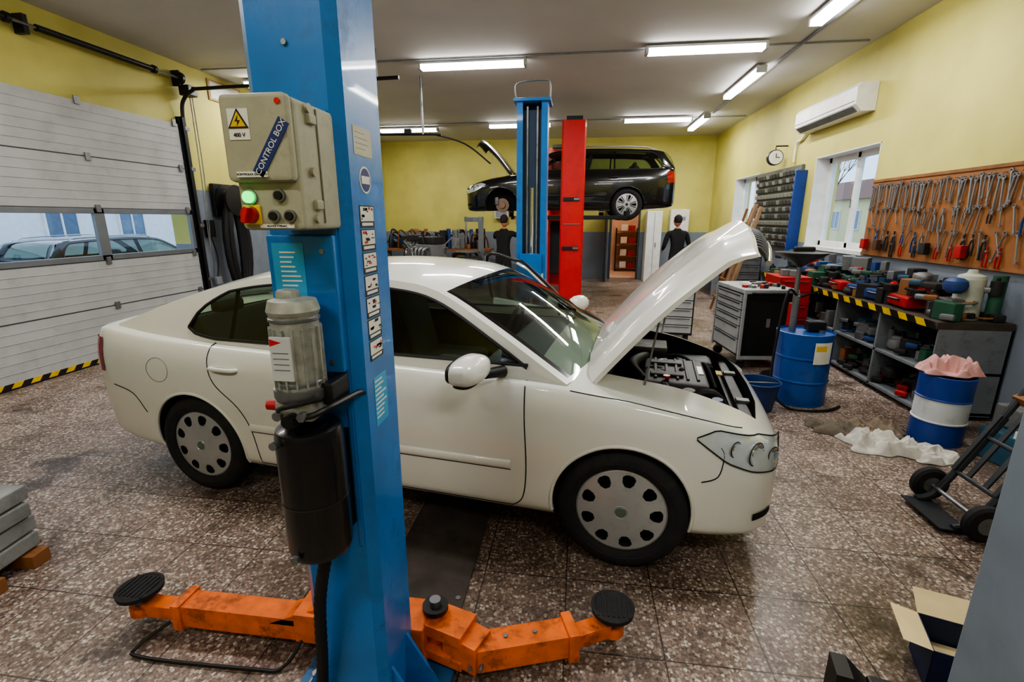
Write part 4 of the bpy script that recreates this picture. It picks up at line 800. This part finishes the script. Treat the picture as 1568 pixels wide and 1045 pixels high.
cloth('floor_rag',(2.14,4.02,0),.20,.15,.09,mat('rag_brown','#6b6257',.9,bump=.2,wear=.4),1); cloth('floor_rag',(2.36,3.72,0),.27,.19,.15,RW,9,-25,hole=.6); cloth('floor_rag',(2.50,4.02,0),.20,.13,.13,mat('rag_tan','#857766',.9,bump=.2,wear=.4),14); cloth('floor_rag',(2.62,3.58,0),.18,.14,.10,RW,21)
m=M(); BK=mat('bucket_blue','#17366b',.4); m.lathe([(0,.01),(.13,.01),(.135,0),(.18,.26),(.19,.26),(.19,.27),(.172,.27),(.125,.02),(0,.02)],BK,None,28); m.tube(smooth_path([(-.18,0,.25),(-.1,-.15,.3),(.1,-.15,.3),(.18,0,.25)],5),.005,STEEL,6); m.done('bucket',loc=(1.68,4.42,0))
m=M(); m.lathe([(.0,0),(.22,0),(.24,.03),(.22,.06),(.0,.08)],BLK,None,24); m.cyl((0,0,.05),(0,0,1.25),.022,STEEL); m.lathe([(.02,0),(.08,.05),(.2,.11),(.24,.14),(.245,.15),(.22,.145),(.06,.07),(0,.06)],mat('drain_bowl','#3a3c40',.4),Matrix.Translation((0,0,1.22)),28); m.tube([(0,0,.9),(.2,-.1,1.0)],.012,BLK,6); m.box((.02,0,1.40),(.2,.06,.05),CK,bev=.015); m.cyl((0,0,.55),(0,0,.85),.05,CR)
m.done('oil_drainer',loc=(2.25,5.27,0))
# sack truck
m=M(); TB=mat('trolley_grey','#3a3d41',.5,.4,wear=.5)
for y in (-.21,.21): m.lathe([(.03,-.03),(.09,-.028),(.105,-.015),(.105,.015),(.09,.028),(.03,.03)],RUB,align((0,y,.105),(0,1,0)),28); m.lathe([(0,-.032),(.05,-.03),(.05,.03),(0,.032)],CGY,align((0,y,.105),(0,1,0)),20)
m.cyl((0,-.24,.105),(0,.24,.105),.012,STEEL)
ax=lambda t,y:(.02+.50*t,y,.11+1.0*t)
for y in (-.15,.15): m.tube(smooth_path([(-.10,y,.03),ax(0,y),ax(.5,y),ax(1,y),(.64,y,1.22)],4),.020,TB,10); m.tube([ax(.15,y),(0,y,.105)],.012,TB,8); m.box(ax(.3,y),(.05,.03,.4),TB,rot=(0,26.5,0),bev=.004)
for t in (.12,.35,.6,.85): m.tube([ax(t,-.15),ax(t,.15)],.013,TB,8)
for y in (-.06,.06): m.box(ax(.48,y),(.012,.03,.8),TB,rot=(0,26.5,0))
m.tube([(.64,-.15,1.22),(.64,.15,1.22)],.018,RUB,10); m.box((-.09,0,.022),(.17,.34,.008),TB,rot=(0,6,0)); m.box((.32,0,.70),(.05,.34,.05),WOOD,rot=(0,-27,0))
m.tube(smooth_path([(.35,-.2,1.0),(.2,-.3,.6),(.25,-.25,.3),(.5,-.1,.2),(.6,.1,.5),(.45,.2,.9)],6),.01,HOSE,8); m.done('sack_truck',loc=(2.22,2.79,0))
m=M(); m.box((0,0,.12),(.3,.4,.24),CTEAL,bev=.02); m.box((0.05,.1,.32),(.2,.25,.16),CGY,bev=.02); m.box((-.05,-.1,.26),(.22,.15,.05),WHITE,rot=(0,8,20)); m.tube(smooth_path([(-.1,-.1,.26),(0,0,.3),(.1,.1,.27)],4),.012,CR,6); m.done('storage_crate',loc=(3.15,3.52,0),rot=(0,0,8))
cloth('plastic_sheet',(3.0,2.98,0),.22,.2,.22,mat('sheet_teal','#2c6a86',.3,wear=.3),33)
m=M()
for (a,b) in (((-.2,-.15,0),(.2,-.145,.26)),((-.2,.145,0),(.2,.15,.26)),((-.2,-.15,0),(-.195,.15,.26)),((.195,-.15,0),(.2,.15,.26)),((-.2,-.15,0),(.2,.15,.006))): m.b2(a,b,mat('box_blue','#1b2749',.6))
m.raw([(-.2,.15,.26),(.2,.15,.26),(.2,.30,.33),(-.2,.30,.33)],[(0,1,2,3)],CREAM); m.raw([(-.2,-.15,.26),(-.2,.15,.26),(-.33,.15,.28),(-.33,-.15,.28)],[(0,1,2,3)],CREAM)
m.box((0,0,.06),(.36,.26,.08),CREAM); o=m.done('cardboard_box',loc=(1.50,1.66,0),rot=(0,0,-18)); o.scale=(.70,.66,.66)
m=M(); m.prism([(0,0),(.34,0),(.34,.05),(.12,.10),(.05,.17),(0,.17)],.10,BLK,Matrix.Rotation(math.radians(90),4,'X')); m.box((.2,-.05,.10),(.16,.10,.03),BLK,bev=.01); m.done('wheel_chock',loc=(.96,1.56,0),rot=(0,0,-12))
m=M()
for k in range(4): m.box((0,0,.16+.085*k-.04),(.75,.55,.075),CLR,rot=(0,0,random.uniform(-2,2)),bev=.008)
for y in (-.22,0,.22): m.box((0.02,y,.035),(.8,.09,.07),WOOD,bev=.004)
for x in (-.3,0,.3): m.box((x,0,.075),(.1,.6,.018),WOOD)
m.done('slab_pallet',loc=(-3.02,1.48,0),rot=(0,0,8))
# ---------------- left wall
m=M(); m.box((.045,0,1.98),(.08,.5,.5),BLK,bev=.02); m.lathe([(.06,0),(.24,.01),(.24,.03),(.16,.04),(.16,.16),(.24,.17),(.24,.19),(.06,.2)],BLK,align((.08,0,1.98),(1,0,0)),32)
for k in range(5):
    pts=[]
    for i in range(40): a=2*math.pi*i/40; pts.append((.16+.03*(k%3),(.12+.035*k)*math.sin(a),1.28+.72*math.cos(a)))
    m.tube(pts,[.045+.004*(i%2) for i in range(40)],HOSE,10,closed=True)
m.done('exhaust_hose_reel',loc=(XL+.012,7.35,0))
m=M(); m.b2((.001,-.45,0),(.006,1.9,2.12),mat('wall_grey_patch','#7f8894',.6)); m.done('wall_left_dado',loc=(XL,7.25,0))
m=M(); m.box((.04,0,1.55),(.08,.14,.26),BLK,bev=.01); m.box((.05,0,.75),(.06,.12,.12),GREY,bev=.01); m.tube(smooth_path([(.04,0,1.42),(.06,.05,1.1),(.05,0,.8)],5),.01,BLK,6); m.done('door_control_unit',loc=(XL+.02,6.95,0))
m=M(); m.b2((0.002,0,3.48),(.02,.75,3.78),mat('sign_frame','#a98a68',.6)); m.b2((.02,.04,3.51),(.024,.71,3.75),PAPER); m.done('wall_sign',loc=(XL,7.4,0))
m=M(); m.b2((0.002,0,1.9),(.02,.6,2.45),BLK); m.b2((.02,.05,1.95),(.024,.55,2.40),PAPER); m.done('picture_frame',loc=(XL,13.3,0))
m=M(); m.cyl((-2.5,8.0,3.0),(-2.5,8.0,H-.002),.02,STEEL); m.tube([(-3.4,8.0,3.02),(-2.2,8.0,3.0)],.018,BLK,8); m.box((-2.75,8.0,3.05),(.12,.06,.08),BLK,bev=.01); m.tube(smooth_path([(-2.4,8.0,3.02),(-1.9,8.3,2.9),(-1.5,8.5,2.6)],5),.014,BLK,8); m.done('ceiling_hose_boom')
# ---------------- background equipment
m=M(); m.b2((-1.6,-.35,.82),(1.6,.35,.88),WOOD)
for x in (-1.5,0,1.5): m.b2((x-.04,-.3,0),(x+.04,.3,.82),GREY)
m.b2((-1.5,-.3,.3),(1.5,.3,.34),GREY)
for k in range(90):
    x=random.uniform(-1.5,1.4); h=random.uniform(.1,.55); z=.88 if k%3 else .34; c=random.choice([CK,CK,CGY,STEEL,CB,CK,WOOD,CK])
    if k%2: m.box((x,random.uniform(-.25,.2),z+h/2),(random.uniform(.08,.25),.18,h),c,rot=(0,0,random.uniform(0,60)),bev=.02)
    else: m.tube(smooth_path([(x,-.1,z+.02),(x+.08,-.15,z+h),(x+.2,.1,z+h*.7),(x+.25,.1,z+.02)],4),.022,c,8)
m.done('parts_bench',loc=(-4.0,13.6,0))
def engine_stand(loc,rot):
    m=M()
    m.b2((-.45,-.3,0.03),(.45,-.24,.10),CB); m.b2((-.45,.24,0.03),(.45,.3,.10),CB); m.b2((.35,-.3,.03),(.45,.3,.1),CB); m.box((.38,0,.5),(.08,.08,.9),CB)
    m.box((.02,0,1.0),(.5,.42,.42),CGY,bev=.04); m.box((.02,0,1.28),(.46,.3,.16),CK,bev=.04); m.box((.02,0,.76),(.42,.3,.12),CK,bev=.03)
    for k in range(4): m.tube(smooth_path([(-.15+.11*k,-.2,1.15),(-.15+.11*k,-.33,1.12),(-.1+.08*k,-.34,.95)],5),.028,STEEL,10)
    m.cyl((-.28,.0,.95),(-.24,0,.95),.12,STEEL,seg=24); m.cyl((-.28,.1,1.18),(-.24,.1,1.18),.06,CK,seg=20)
    for k in range(14): a=Vector((random.uniform(-.25,.25),random.uniform(-.25,.25),random.uniform(.9,1.3))); m.tube(smooth_path([a,a+Vector((random.uniform(-.2,.2),random.uniform(-.2,.2),.18)),a+Vector((random.uniform(-.3,.3),random.uniform(-.2,.2),-.05))],5),.014,random.choice([CK,STEEL,CGY]),6)
    for x in (-.42,.42):
        for y in (-.27,.27): m.cyl((x,y-.02,.03),(x,y+.02,.03),.03,RUB)
    m.done('engine_on_stand',loc=loc,rot=(0,0,rot))
engine_stand((-3.55,10.6,0),20); engine_stand((-2.9,9.4,0),-30); engine_stand((-4.3,9.6,0),70)
m=M(); m.b2((-.3,-.35,0),(.3,.35,.75),mat('machine_grey','#5c5f60',.5,wear=.5),bev=.02); m.lathe([(.06,0),(.06,.1),(.32,.12),(.32,.15),(0,.16)],STEEL,Matrix.Translation((0,-.1,.75)),28); m.b2((.22,.2,.7),(.34,.34,1.75),GREY,bev=.01); m.b2((-.1,.22,1.62),(.34,.32,1.74),GREY,bev=.01); m.cyl((-.05,.0,1.1),(-.05,.0,1.75),.03,CHR); m.box((-.03,.1,1.68),(.1,.3,.1),GREY); m.done('tyre_changer',loc=(-2.75,12.2,0))
m=M(); m.b2((-.2,-.22,0),(.2,.22,1.9),WHITE,bev=.01); m.b2((-.005,-.232,.05),(.005,-.22,1.85),GREY); m.box((.05,-.24,1.0),(.02,.02,.12),STEEL); m.done('white_cabinet',loc=(2.05,13.98,0))
m=M(); m.b2((-.25,0,1.35),(.25,-.28,1.95),WHITE,bev=.02); m.box((0,-.285,1.7),(.3,.01,.1),GREY); m.done('water_heater',loc=(2.75,YB-.005,0))
m=M(); m.b2((-.2,0,1.7),(.2,-.15,2.1),mat('elec_grey','#c9c9c0',.5),bev=.01); m.b2((-.16,-.16,1.74),(.16,-.15,2.06),GREY); m.done('fuse_box',loc=(-2.2,YB-.005,0))
m=M()
for k,(y,l) in enumerate(((0,1.95),(.12,1.7),(.26,2.0),(.4,1.5))): m.box((.22,y,l/2*.97),(.04,.10,l),mat('plank','#8c6f52',.7,var=.2,wear=.4),rot=(0,14,0))
for k in range(5): m.box((.03+.09*k,.55,.3+.33*k),(.03,.35,.03),WOOD)
for y in (.40,.70): m.box((.23,y,.95),(.035,.03,1.9),WOOD,rot=(0,14,0))
m.done('timber_stack',loc=(2.55,8.75,0))
chest('roller_cabinet',(3.2,10.1,0),.6,.55,1.0,CK,CGY,0)
m=M()
m.b2((-.3,-1.0,.8),(.3,1.0,.86),GREY)
for y in (-.9,.9): m.b2((-.28,y-.04,0),(.28,y+.04,.8),GREY)
for k in range(34):
    y=random.uniform(-.9,.9); h=random.uniform(.08,.4); m.box((random.uniform(-.2,.2),y,.86+h/2),(.14,random.uniform(.08,.22),h),random.choice([CK,CGY,PAPER,CB,CR,CK,STEEL]),rot=(0,0,random.uniform(0,90)),bev=.015)
m.done('service_table',loc=(3.2,11.8,0))
# ---------------- people
def person(name,loc,rz,J,shirt,pants,hairc):
    e=empty(name,loc,rz); order=list(J.keys()); idx={k:i for i,k in enumerate(order)}
    E_=[('pelvis','belly'),('belly','chest'),('chest','neck0'),('neck0','neck1')]
    for s in 'LR': E_+=[('pelvis','hip'+s),('hip'+s,'knee'+s),('knee'+s,'ank'+s),('ank'+s,'toe'+s),('chest','sh'+s),('sh'+s,'el'+s),('el'+s,'wr'+s),('wr'+s,'palm'+s)]
    me=D.meshes.new('body'); me.from_pydata([J[k][0] for k in order],[(idx[a],idx[b]) for a,b in E_],[]); o=D.objects.new('body',me); link(o,e)
    sk=o.modifiers.new('s','SKIN'); sk.use_smooth_shade=True
    for k in order: me.skin_vertices[0].data[idx[k]].radius=J[k][1]; me.skin_vertices[0].data[idx[k]].use_root=(k=='pelvis')
    o.modifiers.new('d','SUBSURF').levels=2; o.modifiers['d'].render_levels=2
    bpy.context.view_layer.update(); me2=D.meshes.new_from_object(o.evaluated_get(bpy.context.evaluated_depsgraph_get())); o.modifiers.clear(); o.data=me2
    SK=mat('skin','#b98467',.6); me2.materials.clear()
    for q in (shirt,pants,SK,BLK): me2.materials.append(q)
    hz=J['pelvis'][0][2]+.03
    for p in me2.polygons:
        c=p.center; i=0
        if c.z<hz: i=1
        if c.z<.10: i=3
        for s in 'LR':
            if (c-Vector(J['wr'+s][0])).length<.07 or (c-Vector(J['palm'+s][0])).length<.09: i=2
        if c.z>J['neck0'][0][2]+.03 and (c-Vector(J['neck1'][0])).length<.1: i=2
        p.material_index=i; p.use_smooth=True
    m=M(); hd=Vector(J['neck1'][0])+Vector((0,.01,.11)); m.ball(hd,(.076,.095,.118),SK,20); m.ball(hd+Vector((0,-.022,.03)),(.084,.092,.105),mat('hair_'+name,hairc,.8,bump=.3),20)
    m.ball(hd+Vector((0,.10,-.01)),(.012,.02,.022),SK,8); m.ball(hd+Vector((0,.088,-.05)),(.025,.01,.008),mat('lips','#9a5a4d',.6),8)
    for s in (-1,1): m.ball(hd+Vector((s*.03,.088,.012)),(.011,.008,.007),BLK,8); m.ball(hd+Vector((s*.078,0,0)),(.012,.022,.032),SK,8)
    for s in 'LR':
        p=Vector(J['palm'+s][0]); d=(p-Vector(J['wr'+s][0])).normalized(); sd=d.cross(Vector((0,1,0))); sd=sd.normalized() if sd.length>.1 else Vector((1,0,0)); nr=d.cross(sd)
        for k,L in enumerate((.068,.078,.072,.056)):
            a=p+sd*(-.03+.02*k)+d*.02; m.tube([a,a+d*L*.5+nr*.008,a+d*L*.8+nr*.03],[.009,.0085,.007],SK,6)
        a=p+sd*-.035-d*.02; m.tube([a,a-sd*.025+d*.03,a-sd*.03+d*.055+nr*.01],[.011,.01,.008],SK,6)
    m.done('head_and_hands',e,sharp=70,wn=False)
def JJ(armL,armR,lean=0):
    J={'pelvis':((0,0,.95),(.145,.11)),'belly':((0,lean*.3,1.1),(.14,.105)),'chest':((0,lean*.7,1.32),(.16,.115)),'neck0':((0,lean,1.47),(.07,.065)),'neck1':((0,lean+.01,1.54),(.055,.055))}
    for s,q in (('L',-1),('R',1)):
        J['hip'+s]=((q*.10,0,.88),(.09,.09)); J['knee'+s]=((q*.12,.03,.49),(.062,.065)); J['ank'+s]=((q*.13,0,.09),(.045,.05)); J['toe'+s]=((q*.15,.15,.045),(.045,.035))
        a=armL if s=='L' else armR; J['sh'+s]=((q*.19,lean*.9,1.41),(.065,.065))
        for n,p,r in zip(('el','wr','palm'),a,(.045,.03,.034)): J[n+s]=(p,(r,r if n!='palm' else .02))
    return J
person('mechanic',(-1.52,10.0,0),math.radians(-20),JJ([(-.30,.18,1.30),(-.16,.32,1.52),(-.12,.36,1.60)],[(.30,.16,1.34),(.18,.30,1.58),(.14,.34,1.66)],.05),mat('shirt_black','#1a1b1e',.9),mat('pants_black','#202226',.9),'#2a201a')
person('mechanic',(2.08,10.6,0),math.radians(10),JJ([(-.27,.06,1.13),(-.22,.28,1.05),(-.2,.36,1.05)],[(.27,.06,1.13),(.22,.28,1.05),(.2,.36,1.05)],.08),mat('shirt_black','#1a1b1e',.9),mat('pants_black','#202226',.9),'#16110e')
# ---------------- world, camera
w=D.worlds.new('w'); SC.world=w; w.use_nodes=True; nt=w.node_tree; bg=nt.nodes['Background']
bg.inputs['Color'].default_value=(.60,.77,1,1); bg.inputs['Strength'].default_value=2.2
c=D.cameras.new('camera'); co=D.objects.new('camera',c); link(co); c.sensor_width=36; c.lens=36*736/1568; c.clip_start=.05
co.location=(0,0,1.7); co.rotation_euler=(math.radians(90-14.3),0,math.radians(7.6)); SC.camera=co
SC.view_settings.view_transform='AgX'; SC.view_settings.look='AgX - Medium High Contrast'; SC.view_settings.exposure=0.08
